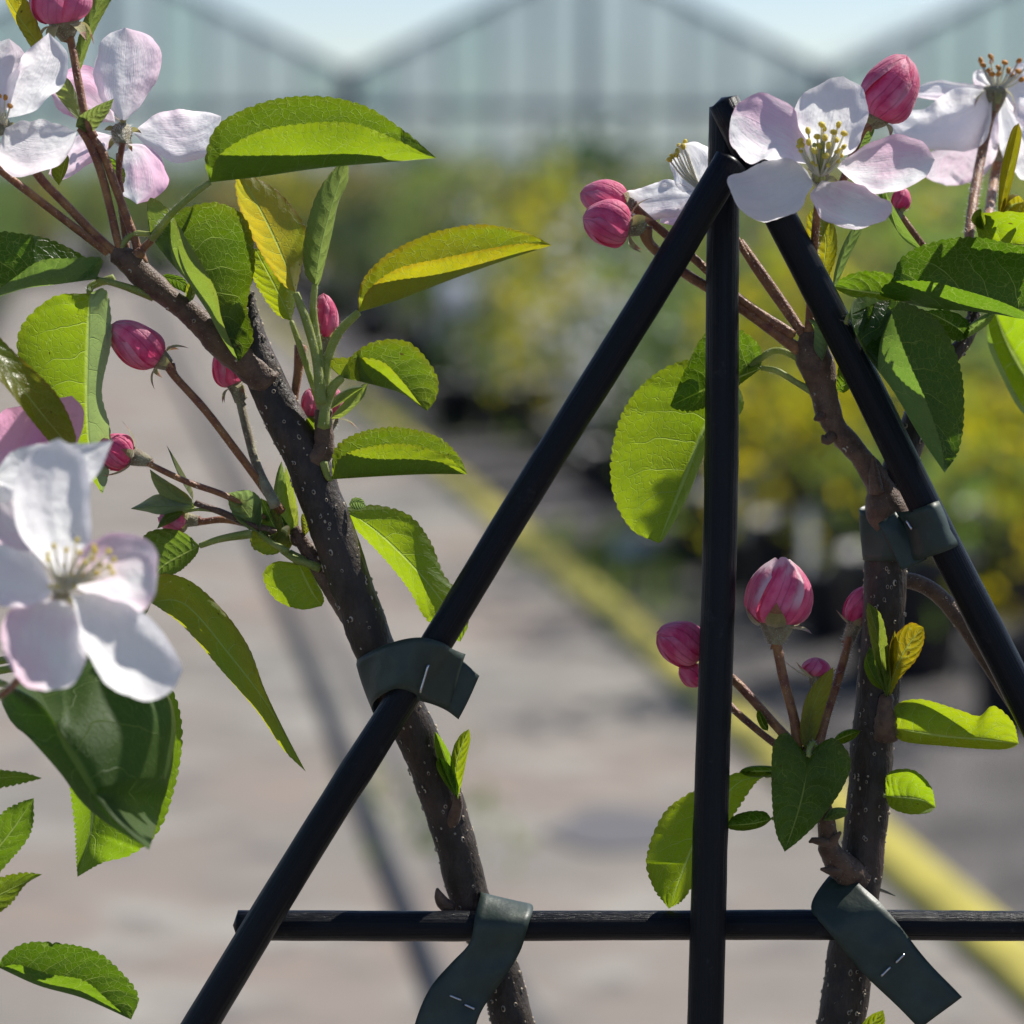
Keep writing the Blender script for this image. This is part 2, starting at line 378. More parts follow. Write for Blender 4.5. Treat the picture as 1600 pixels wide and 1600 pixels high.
# ------------------------------------------------------------------ plant parts
def profile(t): return math.sin(math.pi * min(1, max(0, t)) ** .85) ** .8
def sheet_part(name, parent, mid, e1, e2, z=0, zt=None, width=None, s1=0, s2=0, top='in', bulge=.10, serr=0, teeth=24, seed=1,
               mat=None, color=(0, 0, 0, 1), ruffle=0., cup=0., K=7, n=None, curl=0., pleat=0.):
    """blade lofted between a midrib and its two margins. s1/s2: how each half leaves the midrib in depth (+ away, - towards)"""
    rnd = random.Random(seed)
    zt = z if zt is None else zt
    def full(lst): return [tuple(p) if len(p) > 2 else (p[0], p[1], None) for p in lst]
    def fillz(lst, fn):
        L = [0]
        for i in range(1, len(lst)): L.append(L[-1] + math.hypot(lst[i][0] - lst[i - 1][0], lst[i][1] - lst[i - 1][1]))
        return [(p[0], p[1], p[2] if p[2] is not None else fn(L[i] / max(1e-6, L[-1]))) for i, p in enumerate(lst)]
    n = n or (teeth * 4 if serr else 28)
    zf = lambda t: z + (zt - z) * t
    m = cr(fillz(full(mid), zf), n)
    a = cr(fillz(full([mid[0]] + list(e1) + [mid[-1]]), zf), n)
    b = cr(fillz(full([mid[0]] + list(e2) + [mid[-1]]), zf), n)
    L = sum((m[i + 1] - m[i]).length for i in range(n))
    W = width if width is not None else L * .27
    A = []; B = []
    for i in range(n + 1):
        t = i / n
        for src, s, dst in ((a, s1, A), (b, s2, B)):
            d2 = math.hypot(src[i].x - m[i].x, src[i].y - m[i].y); w = W * profile(t)
            dz = math.sqrt(max(0, w * w - d2 * d2)) * s + cup * profile(t)
            zb = m[i].z * .5 + src[i].z * .5 if s else src[i].z
            dst.append(Vector((src[i].x, src[i].y, zb + dz)))
    mb = MB(); ph1 = rnd.uniform(0, 6); ph2 = rnd.uniform(0, 6)
    cols = [(-1, k / K) for k in range(K, 0, -1)] + [(0, 0)] + [(1, k / K) for k in range(1, K + 1)]
    grid = []; lastn = Vector((0, 0, -1))
    for i in range(n + 1):
        t = i / n; row = []
        tan = (m[min(i + 1, n)] - m[max(i - 1, 0)]).normalized()
        cen = (A[i] + B[i]) / 2 - m[i]
        for sd_, v in cols:
            E = A[i] if sd_ < 0 else B[i]; H = E - m[i]; ln = H.length
            p = m[i] + H * v
            if sd_ and ln > 1e-3:
                hn = H / ln
                c = cen - hn * cen.dot(hn); c = c - tan * c.dot(tan)
                if c.length < .12 * ln: c = Vector((0, 0, 1)) if top != 'back' else Vector((0, 0, -1)); c = -c if top == 'back' else -c * 1.0
                else: c.normalize()
                p = p - c * bulge * ln * 4 * v * (1 - v)
                if ruffle: p = p + c * ruffle * v * v * (math.sin(t * 11 + ph1 + sd_) + .6 * math.sin(t * 23 + ph2 * sd_)) * math.sin(math.pi * t)
                if pleat: p = p + c * pleat * math.sin(v * 8.5 + sd_ * ph1 + 1.5 * math.sin(t * 3 + ph2)) * math.sin(math.pi * min(1, t * 1.05)) * v
                if curl: p = p + c * curl * max(0, v - .6) ** 2 * ln
                if mat is not None and v > .6 and not serr: p = p + hn * (v - .6) * 2.5 * ln * (.055 * noise.noise(Vector((t * 7, sd_ * 3, seed))) + .028 * noise.noise(Vector((t * 21, sd_ * 5, seed)))) * min(1, 6 * t)
                if serr and v > .85:
                    fr = (t * teeth + .35 * noise.noise(Vector((t * 9, sd_, seed)))) % 1.0; amp_ = 1 + .7 * noise.noise(Vector((t * 13, sd_ * 4, seed + 5))); tooth = (1 - abs(2 * fr ** .8 - 1) ** 2.2)
                    p = p + hn * serr * amp_ * (tooth - .5) * min(1, 8 * t, 8 * (1 - t)) * (1 if v == 1 else .3)
            row.append(p)
        grid.append(row)
    w_ = len(cols)
    for row in grid:
        for p in row: mb.v.append(P((p.x, p.y, p.z)))
    # orientation
    ci = n // 2; g = [mb.v[ci * w_ + j] for j in (0, K, w_ - 1)]
    tanw = mb.v[(ci + 1) * w_ + K] - mb.v[(ci - 1) * w_ + K]
    nrm = tanw.cross(g[2] - g[0])
    camd = (cam.location - g[1])
    if top == 'in': want = (g[0] + g[2]) / 2 - g[1]
    elif top == 'out': want = g[1] - (g[0] + g[2]) / 2
    elif top == 'cam': want = camd
    else: want = -camd
    flip = nrm.dot(want) < 0
    lens = [0]
    for i in range(n): lens.append(lens[-1] + (m[i + 1] - m[i]).length / 100)
    for i in range(n):
        for j in range(w_ - 1):
            ids = [(i, j), (i, j + 1), (i + 1, j + 1), (i + 1, j)]
            if not flip: ids = ids[::-1]   # quad order (tan x across) is checked against the wanted side
            uv = [(ii / n, cols[jj][0] * cols[jj][1]) for ii, jj in ids]
            ph = [(lens[ii] + seed * 3.7, cols[jj][0] * cols[jj][1] * (((A if cols[jj][0] < 0 else B)[ii] - m[ii]).length) / 100) for ii, jj in ids]
            mb.face([ii * w_ + jj for ii, jj in ids], 0, uv, ph)
    o = mb.build(name, mat or M['leaf'], parent, color=color)
    return o
def stalk(parent, pts, r, mat='green', name='leaf_stalk', hair=1.2, hl=6, sides=8):
    mb = MB(); rr = r if isinstance(r, (list, tuple)) else [r] * len(pts)
    ce, ra = mb.tube(pts, rr, 0, sides, wob=.05, wf=20)
    if hair: mb.hairs(ce, ra, hair, hl, 1, random.Random(int(pts[0][0] * 7 + pts[0][1])))
    return mb.build(name, [M[mat], M['hair']], parent)
CNT = [0]
def leaf(tree, mid, e1, e2, petiole=None, pr=4.5, pm='green', z=0, zt=None, yel=0., dark=.3, wool=0., serr=3.2, teeth=24, **kw):
    CNT[0] += 1
    o = sheet_part('leaf', tree, mid, e1, e2, z=z, zt=zt, serr=serr, teeth=teeth, seed=CNT[0], color=(yel, dark, wool, 1), **kw)
    # raised midrib below the blade
    if petiole:
        p0 = mid[0] if len(mid[0]) > 2 else (*mid[0], z)
        pts = [tuple(p) if len(p) > 2 else (*p, z) for p in petiole]
        stalk(o, [p0] + pts, [pr * .8] + [pr] * (len(pts) - 1) + [pr * 1.35], pm)
    return o
def petal(fl, base, tip, e1, e2, zb, zt, cup=0, pink=.3, side=.8, ruffle=4, mid=None, bulge=.12, zm=None, top='cam', curl=0, seed=None, **kw):
    CNT[0] += 1
    if mid is None:
        a = cr([base] + list(e1) + [tip], 8); b = cr([base] + list(e2) + [tip], 8)
        mid = [base] + [((a[i].x + b[i].x) / 2, (a[i].y + b[i].y) / 2) for i in (2, 4, 6)] + [tip]
    zq = [zb, (zb * .5 + zt * .5) if zm is None else zm, zt]
    def zz(t): return zq[0] * (1 - t) ** 2 + 2 * (2 * zq[1] - .5 * (zq[0] + zq[2])) * t * (1 - t) + zq[2] * t * t
    def addz(l):
        k = len(l) - 1
        return [(p[0], p[1], zz(i / k)) for i, p in enumerate(l)]
    mz = addz(mid); a = addz([base] + list(e1) + [tip])[1:-1]; b = addz([base] + list(e2) + [tip])[1:-1]
    return sheet_part('petal', fl, mz, a, b, cup=cup, top=top, bulge=bulge, ruffle=ruffle, mat=M['petal'], color=(pink, side, 0, 1),
                      seed=seed or CNT[0], K=12, n=40, width=0, curl=curl, pleat=2.6, **kw)
def stamens(fl, base, tips, brown=False, r=1.7, ar=4.6):
    for k, tp in enumerate(tips):
        mb = MB(); b = (base[0] + (tp[0] - base[0]) * .12, base[1] + (tp[1] - base[1]) * .05, base[2])
        md = ((b[0] + tp[0]) / 2 + (tp[0] - b[0]) * .07, (b[1] + tp[1]) / 2 + 2, (b[2] + tp[2]) / 2 - 3)
        mb.tube([b, md, tp], [r * 1.2, r, r * .8], 0, 6, seg=10)
        c = P(tp); ax = Vector((math.sin(k * 2.1), math.cos(k * 1.3) * .4, math.cos(k * 3.7) * .8 + .3))
        mb.blob(c, ax, Rw(ar * .75, tp[2]), Rw(ar * 1.15, tp[2]), 1, 8, 5)
        mb.blob(c + ax.orthogonal().normalized() * Rw(ar * .45), ax, Rw(ar * .6, tp[2]), Rw(ar, tp[2]), 1, 8, 5)
        mb.build('stamen', [M['fila'], M['anto' if brown else 'anth']], fl)
def V3(p, z=0): return Vector((p[0], p[1], p[2] if len(p) > 2 else z))
def sepal_mb(mb, o, out, ax, ln, wd, back, m=0, tipm=1, hug=False):
    """pointed sepal: leaves along out, bends by back against the axis"""
    n = 8; side = ax.cross(out).normalized(); rows = []; p = o.copy(); d = (out * .95 + ax * .30).normalized()
    if hug: d = (out * 1.3 + ax * .38).normalized(); back = -1.0; o = o + out * wd * .12; p = o.copy()
    for i in range(n + 1):
        t = i / n; w_ = wd * (1 - t) ** .8 * (.55 + .9 * t * (1 - t) * 2)
        nn = side.cross(d).normalized()
        rows.append([p - side * w_, p + nn * w_ * .25, p + side * w_])
        d = (d - ax * back / n * 1.6 + out * .03).normalized(); p = p + d * ln / n
    b = len(mb.v)
    for r_ in rows:
        for q in r_: mb.v.append(P(tuple(q)))
    for i in range(n):
        for j in range(2): mb.face((b + i * 3 + j, b + i * 3 + j + 1, b + (i + 1) * 3 + j + 1, b + (i + 1) * 3 + j), m if i < n * .6 else tipm)
def bud(tree, base, tip, rad, stk=None, sr=5, sm='red', pale=.3, dull=0., sep=26, back=1.0, cupl=20, seed=1, open_=0., label=None, nsep=5, fat=.8):
    """bud of five overlapping petals. base, tip (x,y,z); stk: stalk points from the cup outwards"""
    base = V3(base); tip = V3(tip); ax = tip - base; L = ax.length; ax.normalize()
    u = ax.cross(Vector((0, 0, 1))).normalized(); v = ax.cross(u); rnd = random.Random(seed * 13 + 5)
    mb = MB(); ns, nh = 18, 14; a0 = rnd.uniform(0, 6)
    for k in range(5):
        b = len(mb.v); off = rnd.uniform(-.02, .03); lg = 1 - rnd.uniform(0, .06)
        for i in range(ns + 1):
            s = i / ns
            xx = -.86 + 1.86 * s ** (.92); pr = max(0, 1 - abs(xx) ** 2.2) ** .5 * (1.04 - .17 * s)
            pr = max(pr, (.03 + .42 * open_) * s)
            for j in range(nh + 1):
                th = j / nh * 2 - 1
                ang = a0 + k * 1.2566 + th * (1.02 - .30 * s * open_) + s * .75
                rr = rad * pr * (1 + .11 * th + off + .012 * math.sin(5 * th + 4 * s + k)) * (1 + .05 * math.sin(s * 9 + k) * .4)
                edge = (1 - abs(th) ** 3 * .10)
                p = base + ax * (L * s * lg * edge) + (u * math.cos(ang) + v * math.sin(ang)) * rr
                mb.v.append(P(tuple(p)))
        for i in range(ns):
            for j in range(nh):
                q = [(i, j), (i, j + 1), (i + 1, j + 1), (i + 1, j)]
                uv = [(ii / ns, jj / nh * 2 - 1) for ii, jj in q]
                ph = [(ii / ns * L / 50 + k * 3.1 + seed, (jj / nh * 2 - 1) * rad / 45) for ii, jj in q]
                mb.face([b + ii * (nh + 1) + jj for ii, jj in q], 0, uv, ph)
    o = mb.build('flower_bud', M['bud'], tree, color=(pale, dull, 0, 1))
    for k in range(nsep):
        ang = a0 + .5 + k * 6.283 / nsep; out = u * math.cos(ang) + v * math.sin(ang)
        sb = MB(); sepal_mb(sb, base + out * rad * .50 - ax * 3, out, ax, sep * 1.3 * rnd.uniform(.8, 1.2), rad * (.34 if back > 1 or back < 0 else .46), back * rnd.uniform(.6, 1.4), hug=(0 < back <= 1 and k % 4 != 3))
        sb.build('sepal', [M['sepal'], M['sred']], o)
    if stk:
        s0 = V3(stk[0]) if len(stk[0]) > 2 else Vector((stk[0][0], stk[0][1], base.z))
        pts = [tuple(base + ax * 2), tuple(base - ax * cupl * .4), tuple(base - ax * cupl)] + [(q[0], q[1], q[2] if len(q) > 2 else base.z) for q in stk]
        rr = [rad * .54, rad * .45, sr * 1.5] + [sr] * (len(stk) - 1) + [sr * 1.25]
        cb = MB(); ce, ra = cb.tube(pts[:3], [rr[0], rr[1], rr[2]], 0, 12, seg=12, wob=.03)
        cb.hairs(ce, ra, 8 if rad > 20 else 4, 6, 1, rnd)
        cb.build('calyx_cup', [M['wool'], M['hair']], o)
        stalk(o, pts[2:], rr[2:], sm, 'flower_stalk', .9, 6, 10)
    return o
def branch(tree, name, pts, rad, mat='bark', sides=20, wob=.07, lent=0, seed=1, hair=0, world_tail=None, shape=None, wf=45):
    mb = MB(); rnd = random.Random(seed)
    ce, ra = mb.tube(pts, rad, 0, sides, wob=wob, wf=wf, shape=shape)
    if world_tail:
        mb.tube([P(pts[0])] + [Vector(q) for q in world_tail], [Rw(rad[0], pts[0][2])] * 1 + [Rw(rad[0], pts[0][2]) * 1.08] * len(world_tail), 0, sides, seg=20, wob=wob, wf=wf, px=False)
    n = len(ce) - 1
    tot = sum((ce[i + 1] - ce[i]).length for i in range(n)) / U
    for _ in range(int(tot * lent)):
        f = rnd.uniform(0, n - .01); i = int(f); c = ce[i].lerp(ce[i + 1], f - i); t = (ce[i + 1] - ce[i]).normalized()
        d = Vector((rnd.gauss(0, 1), rnd.gauss(0, 1), rnd.gauss(0, 1))).cross(t).normalized(); sd_ = t.cross(d)
        r = ra[i] * .985; sz = rnd.uniform(1.3, 3.6) * U; q = c + d * r; b = len(mb.v)
        al = rnd.uniform(.9, 1.7)
        for k in range(8):
            g = k * math.pi / 4; mb.v.append(q + t * math.cos(g) * sz * al + sd_ * math.sin(g) * sz)
        for k in range(8):
            g = k * math.pi / 4; mb.v.append(q + d * sz * .75 + (t * math.cos(g) * al + sd_ * math.sin(g)) * sz * .6)
        mb.v.append(q + d * sz * .35)
        for k in range(8):
            k2 = (k + 1) % 8; mb.face((b + k, b + k2, b + 8 + k2, b + 8 + k), 1)
            mb.face((b + 8 + k, b + 8 + k2, b + 16), 0 if sz > 2.2 * U else 1)
    if hair: mb.hairs(ce, ra, hair, 5, 2, rnd)
    return mb.build(name, [M[mat], M['lent'], M['hair']], tree)
# ------------------------------------------------------------------ setting: ground, path
def lane(a, y): return 1.12 + a - .13 * y      # a = metres to the right of the yellow strip, y = distance ahead
def strip(name, a0, a1, y0, y1, z, mat, kind='structure', nseg=24, wave=0):
    mb = MB()
    for i in range(nseg + 1):
        y = y0 * (y1 / y0) ** (i / nseg)
        wv = wave * noise.noise(Vector((y * 1.3, a0, 0)))
        mb.v += [Vector((lane(a0 + wv, y), y, z)), Vector((lane(a1 + wv, y), y, z))]
    for i in range(nseg): mb.face((2 * i, 2 * i + 1, 2 * i + 3, 2 * i + 2))
    return setp(mb.build(name, mat), kind=kind)
def ground_mat():
    n = N('dark_gravel_bed'); o = n.obj()
    f = n.noise(o, 2.2, 5, .6); g = n.noise(o, 45, 4, .7); b = n.noise(o, 9, 4, .6)
    c = n.mix(n.ramp(f, .35, .65), (.075, .07, .068), (.155, .142, .138))
    c = n.mix(n.ramp(b, .5, .72), c, (.20, .187, .18)); c = n.mix(n.math('MULTIPLY', n.ramp(g, .5, .7), .5), c, (.08, .07, .07))
    return n.done(n.bsdf(c, .85, .2, n.bump(g, .8, .02)))
def path_mat():
    n = N('worn_concrete'); o = n.obj()
    f = n.noise(o, .9, 4, .55); g = n.noise(o, 3.2, 4, .6); h = n.noise(o, 120, 3, .7); s = n.noise(o, 6.5, 5, .65)
    c = n.mix(n.ramp(f, .3, .7), (.20, .190, .168), (.262, .210, .176))
    c = n.mix(n.ramp(g, .5, .66), c, (.315, .295, .258)); c = n.mix(n.math('MULTIPLY', n.ramp(s, .52, .64), .7), c, (.135, .12, .11))
    c = n.mix(n.math('MULTIPLY', n.ramp(h, .5, .75), .25), c, (.2, .19, .18))
    return n.done(n.bsdf(c, .8, .25, n.bump(h, .5, .006)))
g = MB(); g.v += [Vector((-400, -60, 0)), Vector((400, -60, 0)), Vector((400, 500, 0)), Vector((-400, 500, 0))]; g.face((0, 1, 2, 3))
setp(g.build('ground', ground_mat()), kind='structure')
strip('path', -1.62, .03, .3, 27, .004, path_mat(), nseg=30)
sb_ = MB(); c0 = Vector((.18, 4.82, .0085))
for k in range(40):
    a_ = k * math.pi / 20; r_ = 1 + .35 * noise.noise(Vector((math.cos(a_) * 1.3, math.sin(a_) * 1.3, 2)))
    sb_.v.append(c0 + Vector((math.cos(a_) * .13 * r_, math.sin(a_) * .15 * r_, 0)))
sb_.face(range(40)); setp(sb_.build('shadow_patch', plain('shadowed_concrete', (.115, .11, .115), .7)), kind='structure')  # dark sheet paints a blurred shadow onto the concrete
strip('path_joint', -.625, -.595, .3, 26.9, .008, plain('dark_joint', (.12, .115, .11), .9, var=.3))
# yellow edging strip and black hose lying along the path
def along(name, a, z, r, mat, y0, y1, wav, label, cat):
    mb = MB(); pts = []
    for i in range(15):
        y = y0 * (y1 / y0) ** (i / 14); pts.append((lane(a, y) + wav * noise.noise(Vector((y * .45, 3.3, a))), y, z))
    mb.tube(pts, [r] * 15, 0, 14, seg=90, px=False)
    for i in range(0, 0): pass
    return setp(mb.build(name, mat), label, cat)
mb = MB(); K_ = [(-.044, 0), (-.042, .014), (-.034, .021), (.034, .021), (.042, .014), (.044, 0)]
for i in range(61):
    y = 1.5 * (27 / 1.5) ** (i / 60); c_ = lane(.03, y) + .02 * noise.noise(Vector((y * .5, 3.3, 0)))
    for dx_, dz_ in K_: mb.v.append(Vector((c_ + dx_, y, .006 + dz_ + (.004 * noise.noise(Vector((y * 3, dx_ * 9, 1))) if dz_ else 0))))
for i in range(60):
    for k in range(5): mb.face((i * 6 + k, i * 6 + k + 1, i * 6 + k + 7, i * 6 + k + 6))
setp(mb.build('edging_strip', plain('yellow_edging_plastic', (.43, .37, .065), .55, .3, var=.16, vs_=5)), 'faded yellow edging strip running along the right side of the concrete path', 'edging strip')
along('black_hose', -.69, .016, .012, plain('black_hose_rubber', (.05, .05, .053), .55, .4), 1.5, 26, .04,
      'thin black hose running down the middle of the concrete path', 'hose')
# grass stripes
def grass(name, spots, mat):
    mb = MB(); rnd = random.Random(5)
    for (a, y, rad, cnt, hh) in spots:
        for _ in range(cnt):
            aa = a + rnd.gauss(0, rad * .35); yy = y + rnd.gauss(0, rad); b = Vector((lane(aa, yy), yy, .004)); h = hh * rnd.uniform(.4, 1.2)
            d = Vector((rnd.gauss(0, .4), rnd.gauss(0, .4), 1)).normalized(); s_ = Vector((rnd.uniform(-1, 1), rnd.uniform(-1, 1), 0)).normalized() * .006
            i = len(mb.v); mb.v += [b - s_, b + s_, b + d * h * .6 + s_ * .8, b + d * h + Vector((d.x, d.y, 0)) * h * .5]; mb.face((i, i + 1, i + 2, i + 3))
    return setp(mb.build(name, mat), kind='stuff')
gm = plain('weed_green', (.11, .155, .04), .6, .3, tr=(.45, (.22, .32, .05)), var=.3, vs_=3)
grass('weeds', [(.20, y, .35, 260, .07) for y in (8.2,)] + [(.16, 7.4, .25, 90, .05), (.24, 12.5, .8, 200, .08)]
      + [(-.60, 5.0, .20, 90, .03)], gm)
# ------------------------------------------------------------------ greenhouse
def glass_mat(name, c, t, fac, clear=.16):
    n = N(name); o = n.obj(); f = n.noise(o, .8, 4, .6)
    cc = n.mix(n.ramp(f, .35, .65), tuple(x * .86 for x in c), c)
    x = n.n('BsdfTransparent'); return n.done(n.mixsh(clear, n.mixsh(fac, n.bsdf(cc, .22, .5), n.transl(t)), x.outputs[0]))
GM = [glass_mat('whitewashed_glass', (.42, .52, .52), (.49, .61, .61), .6), glass_mat('clearer_glass', (.36, .46, .47), (.41, .53, .54), .57),
      glass_mat('green_tinted_glass', (.38, .51, .49), (.43, .61, .57), .6), glass_mat('roof_glass', (.75, .82, .82), (.85, .92, .92), .6, .6)]
steel = plain('galvanised_frame', (.30, .34, .38), .5, .4, .3)
white = plain('white_roof_sheet', (.72, .74, .80), .5, .3)
def greenhouse():
    t = empty('greenhouse', (1.2, 55, 0)); setp(t, 'pale green glass greenhouse with pitched gables behind the nursery beds', 'greenhouse')
    Y = 55; bays = [(-26.55, -18.60), (-18.60, -10.65), (-10.65, -2.70), (-2.70, 5.25), (5.25, 13.2), (13.2, 21.15), (21.15, 29.1)]; H = 2.45; RH = 1.95; rnd = random.Random(3)
    for bi, (x0, x1) in enumerate(bays):
        xm = (x0 + x1) / 2; mb = MB(); nP = 10; dx = (x1 - x0) / nP
        def hz(x): return H + RH * (1 - abs(x - xm) / ((x1 - x0) / 2))
        for k in range(nP):
            a, b = x0 + k * dx, x0 + (k + 1) * dx; m_ = rnd.choice([0, 0, 1, 2, 0, 2])
            for z0, z1 in ((.35, 1.15), (1.15, 1.9)):
                i = len(mb.v); mb.v += [Vector((a, Y, z0)), Vector((b, Y, z0)), Vector((b, Y, z1)), Vector((a, Y, z1))]; mb.face((i, i + 1, i + 2, i + 3), m_ if z0 > .5 else 1)
            i = len(mb.v); mb.v += [Vector((a, Y, 1.9)), Vector((b, Y, 1.9)), Vector((b, Y, hz(b))), Vector((a, Y, hz(a)))]
            mb.face((i, i + 1, i + 2, i + 3), m_)
        mb.build('gable_wall', GM, t, smooth=False)
        fb = MB()
        for k in range(nP + 1):
            x = x0 + k * dx; wdt = .20 if k in (0, nP) else (.16 if k == 5 else .06)
            fb.bar((x, Y - .03, 0), (x, Y - .03, hz(x) - .04), wdt, .1)
        for z_, h_ in ((.35, .12), (1.15, .06), (1.9, .16)): fb.bar((x0, Y - .06, z_), (x1, Y - .06, z_), .04, h_) if False else fb.quad_box(x0, x1, Y - .12, Y - .09, z_ - h_ / 2, z_ + h_ / 2)
        fb.bar((x0, Y - .1, H), (xm, Y - .1, H + RH), .16, .14); fb.bar((xm, Y - .1, H + RH), (x1, Y - .1, H), .16, .14)
        fb.build('gable_frame', steel, t, smooth=False)
        rb = MB()
        for k in range(8):
            y0, y1 = Y + .02 + k * 3, Y + (k + 1) * 3
            for xa, za, xb, zb in ((x0, H, xm, H + RH), (xm, H + RH, x1, H)):
                i = len(rb.v); rb.v += [Vector((xa, y0, za)), Vector((xb, y0, zb)), Vector((xb, y1, zb)), Vector((xa, y1, za))]; rb.face((i, i + 1, i + 2, i + 3), 0)
        rb.build('roof', [GM[3]], t, smooth=False)
        gb = MB(); gb.quad_box(x0 - .16, x0 + .16, Y - .25, Y + 24, H - .22, H + .02); gb.build('gutter', steel, t, smooth=False)
    pl = MB(); pl.quad_box(-26.55, 29.1, Y - .02, Y + .1, 0, .33); pl.build('base_wall', plain('base_wall_block', (.06, .08, .13), .8), t, smooth=False)
    return t
greenhouse()
# trees behind the greenhouse
def foliage_mb(mb, cx, cy, cz, rx, ry, rz, cnt, size, rnd, clump=9, nm=2, m0=0):
    cl = [Vector((rnd.gauss(0, .45), rnd.gauss(0, .45), rnd.uniform(-1, 1) * .85)) for _ in range(clump)]
    for _ in range(cnt):
        c = rnd.choice(cl); p = c + Vector((rnd.gauss(0, .28), rnd.gauss(0, .28), rnd.gauss(0, .2)))
        q = Vector((cx + p.x * rx, cy + p.y * ry, cz + p.z * rz))
        a = Vector((rnd.gauss(0, 1), rnd.gauss(0, 1), rnd.gauss(0, .7))).normalized(); b = a.orthogonal().normalized(); s = size * rnd.uniform(.6, 1.4)
        i = len(mb.v); mb.v += [q, q + a * s * .5 + b * s * .26, q + a * s, q + a * s * .5 - b * s * .26]; mb.face((i, i + 1, i + 2, i + 3), m0 + rnd.randrange(nm))
def fol(name, c, t, fac=.45): return plain(name, c, .55, .35, tr=(fac, t), var=.25, vs_=6)
FM = dict(
    yellow=[fol('yellow_leaves', (.24, .22, .02), (.85, .70, .02)), fol('lime_leaves', (.14, .16, .02), (.40, .44, .02))],
    green=[fol('fresh_leaves', (.09, .16, .04), (.30, .46, .07)), fol('mid_leaves', (.11, .15, .08), (.20, .28, .09))],
    dark=[fol('dark_leaves', (.025, .055, .022), (.05, .12, .03)), fol('deep_leaves', (.035, .06, .03), (.09, .15, .05))],
    olive=[fol('olive_leaves', (.14, .15, .05), (.40, .38, .07)), fol('brownish_leaves', (.17, .11, .06), (.36, .22, .08))],
    flower=[fol('light_leaves', (.09, .13, .05), (.28, .36, .10)), fol('white_blossom', (.72, .72, .74), (.7, .7, .7), .3)])
barkb = plain('stem_bark', (.06, .045, .035), .8)
potm = plain('black_pot_plastic', (.034, .036, .048), .5, .5, bump=(60, .2, .004)); soil = plain('potting_soil', (.035, .025, .02), .95)
def pot_mesh(r, h):
    mb = MB(); n = 18; prof = [(0, .0), (r * .74, 0), (r * .97, h * .9), (r * 1.06, h * .9), (r * 1.06, h), (r * .97, h), (r * .93, h * .88), (0, h * .88)]
    for a, z_ in prof:
        for k in range(n): g_ = 2 * math.pi * k / n; mb.v.append(Vector((math.cos(g_) * max(a, .0005), math.sin(g_) * max(a, .0005), z_)))
    for i in range(len(prof) - 1):
        for k in range(n): k2 = (k + 1) % n; mb.face((i * n + k, i * n + k2, (i + 1) * n + k2, (i + 1) * n + k), 1 if i == len(prof) - 2 else 0)
    return mb
tagm = plain('white_tag', (.78, .79, .82), .5)
def shrub_proto(kind, height, rad, seed, size=.05, cnt=430):
    rnd = random.Random(seed); t = empty('potted_shrub', (0, 0, 0))
    pot_mesh(.13, .24).build('pot', [potm, soil], t)
    sb = MB()
    for k in range(5):
        a = rnd.uniform(0, 6.28); e = Vector((math.cos(a) * rad * .5, math.sin(a) * rad * .5, height * rnd.uniform(.7, .95)))
        sb.tube([(0, 0, .2), (e.x * .3, e.y * .3, .2 + (e.z - .2) * .4), tuple(e)], [.009, .006, .003], 0, 6, seg=8, px=False)
    sb.build('stem', barkb, t)
    if seed % 11 in (3, 0):
        gb = MB(); gb.quad_box(.10, .135, -.14, -.137, .20, .33); gb.build('label_tag', tagm, t, smooth=False)
    fb = MB(); foliage_mb(fb, 0, 0, .26 + (height - .26) * .5, rad, rad, (height - .26) * .55, cnt, size, rnd, 11)
    fb.build('foliage', FM[kind], t, smooth=False)
    return t
KINDS = {
    'yellow': ('potted shrub with yellow green leaves in the blurred nursery beds', 'yellow green shrubs in the nursery beds'),
    'green': ('fresh green leafy potted shrub in the blurred nursery beds', 'fresh green shrubs in the nursery beds'),
    'dark': ('dark evergreen potted shrub in the blurred nursery beds', 'dark evergreen shrubs in the nursery beds'),
    'olive': ('olive brown potted shrub in the blurred nursery beds', 'olive brown shrubs in the nursery beds'),
    'flower': ('potted shrub with white blossom in the blurred nursery beds', 'white blossoming shrubs in the nursery beds')}
protos = {k: [shrub_proto(k, .92 if k != 'dark' else .98, .21, 11 * i + j + 3) for j in range(2)] for i, k in enumerate(KINDS)}
used = set()
ORD = 'first second third fourth fifth sixth seventh eighth ninth tenth eleventh twelfth thirteenth fourteenth fifteenth sixteenth seventeenth eighteenth nineteenth'.split()
ORD += ['twentieth'] + ['twenty-' + q_ for q_ in ORD[:9]] + ['thirtieth'] + ['thirty-' + q_ for q_ in ORD[:9]] + ['fortieth'] + ['forty-' + q_ for q_ in ORD[:9]]
SHORT = {'yellow': 'yellow green', 'green': 'fresh green', 'dark': 'dark evergreen', 'olive': 'olive brown', 'flower': 'white blossomed'}
def place(kind, j, x, y, s, rz, col, row, bed):
    src = protos[kind][j]
    if (kind, j) in used:
        r_ = src.copy(); C.objects.link(r_)
        for ch in src.children: c_ = ch.copy(); C.objects.link(c_); c_.parent = r_
    else: r_ = src; used.add((kind, j))
    r_.location = (x, y, 0.004); r_.rotation_euler = (0, 0, rz); r_.scale = (s * 1.05, s * 1.05, s)
    setp(r_, ('%s potted shrub, %s from the left in the %s row across the path %s' if bed == 'end' else '%s potted shrub, %s from the path in the %s row of the %s bed') % (SHORT[kind], ORD[col], ORD[row], bed), 'shrub', KINDS[kind][1])
rnd = random.Random(21); y = 5.8; cntp = 0; row = 0
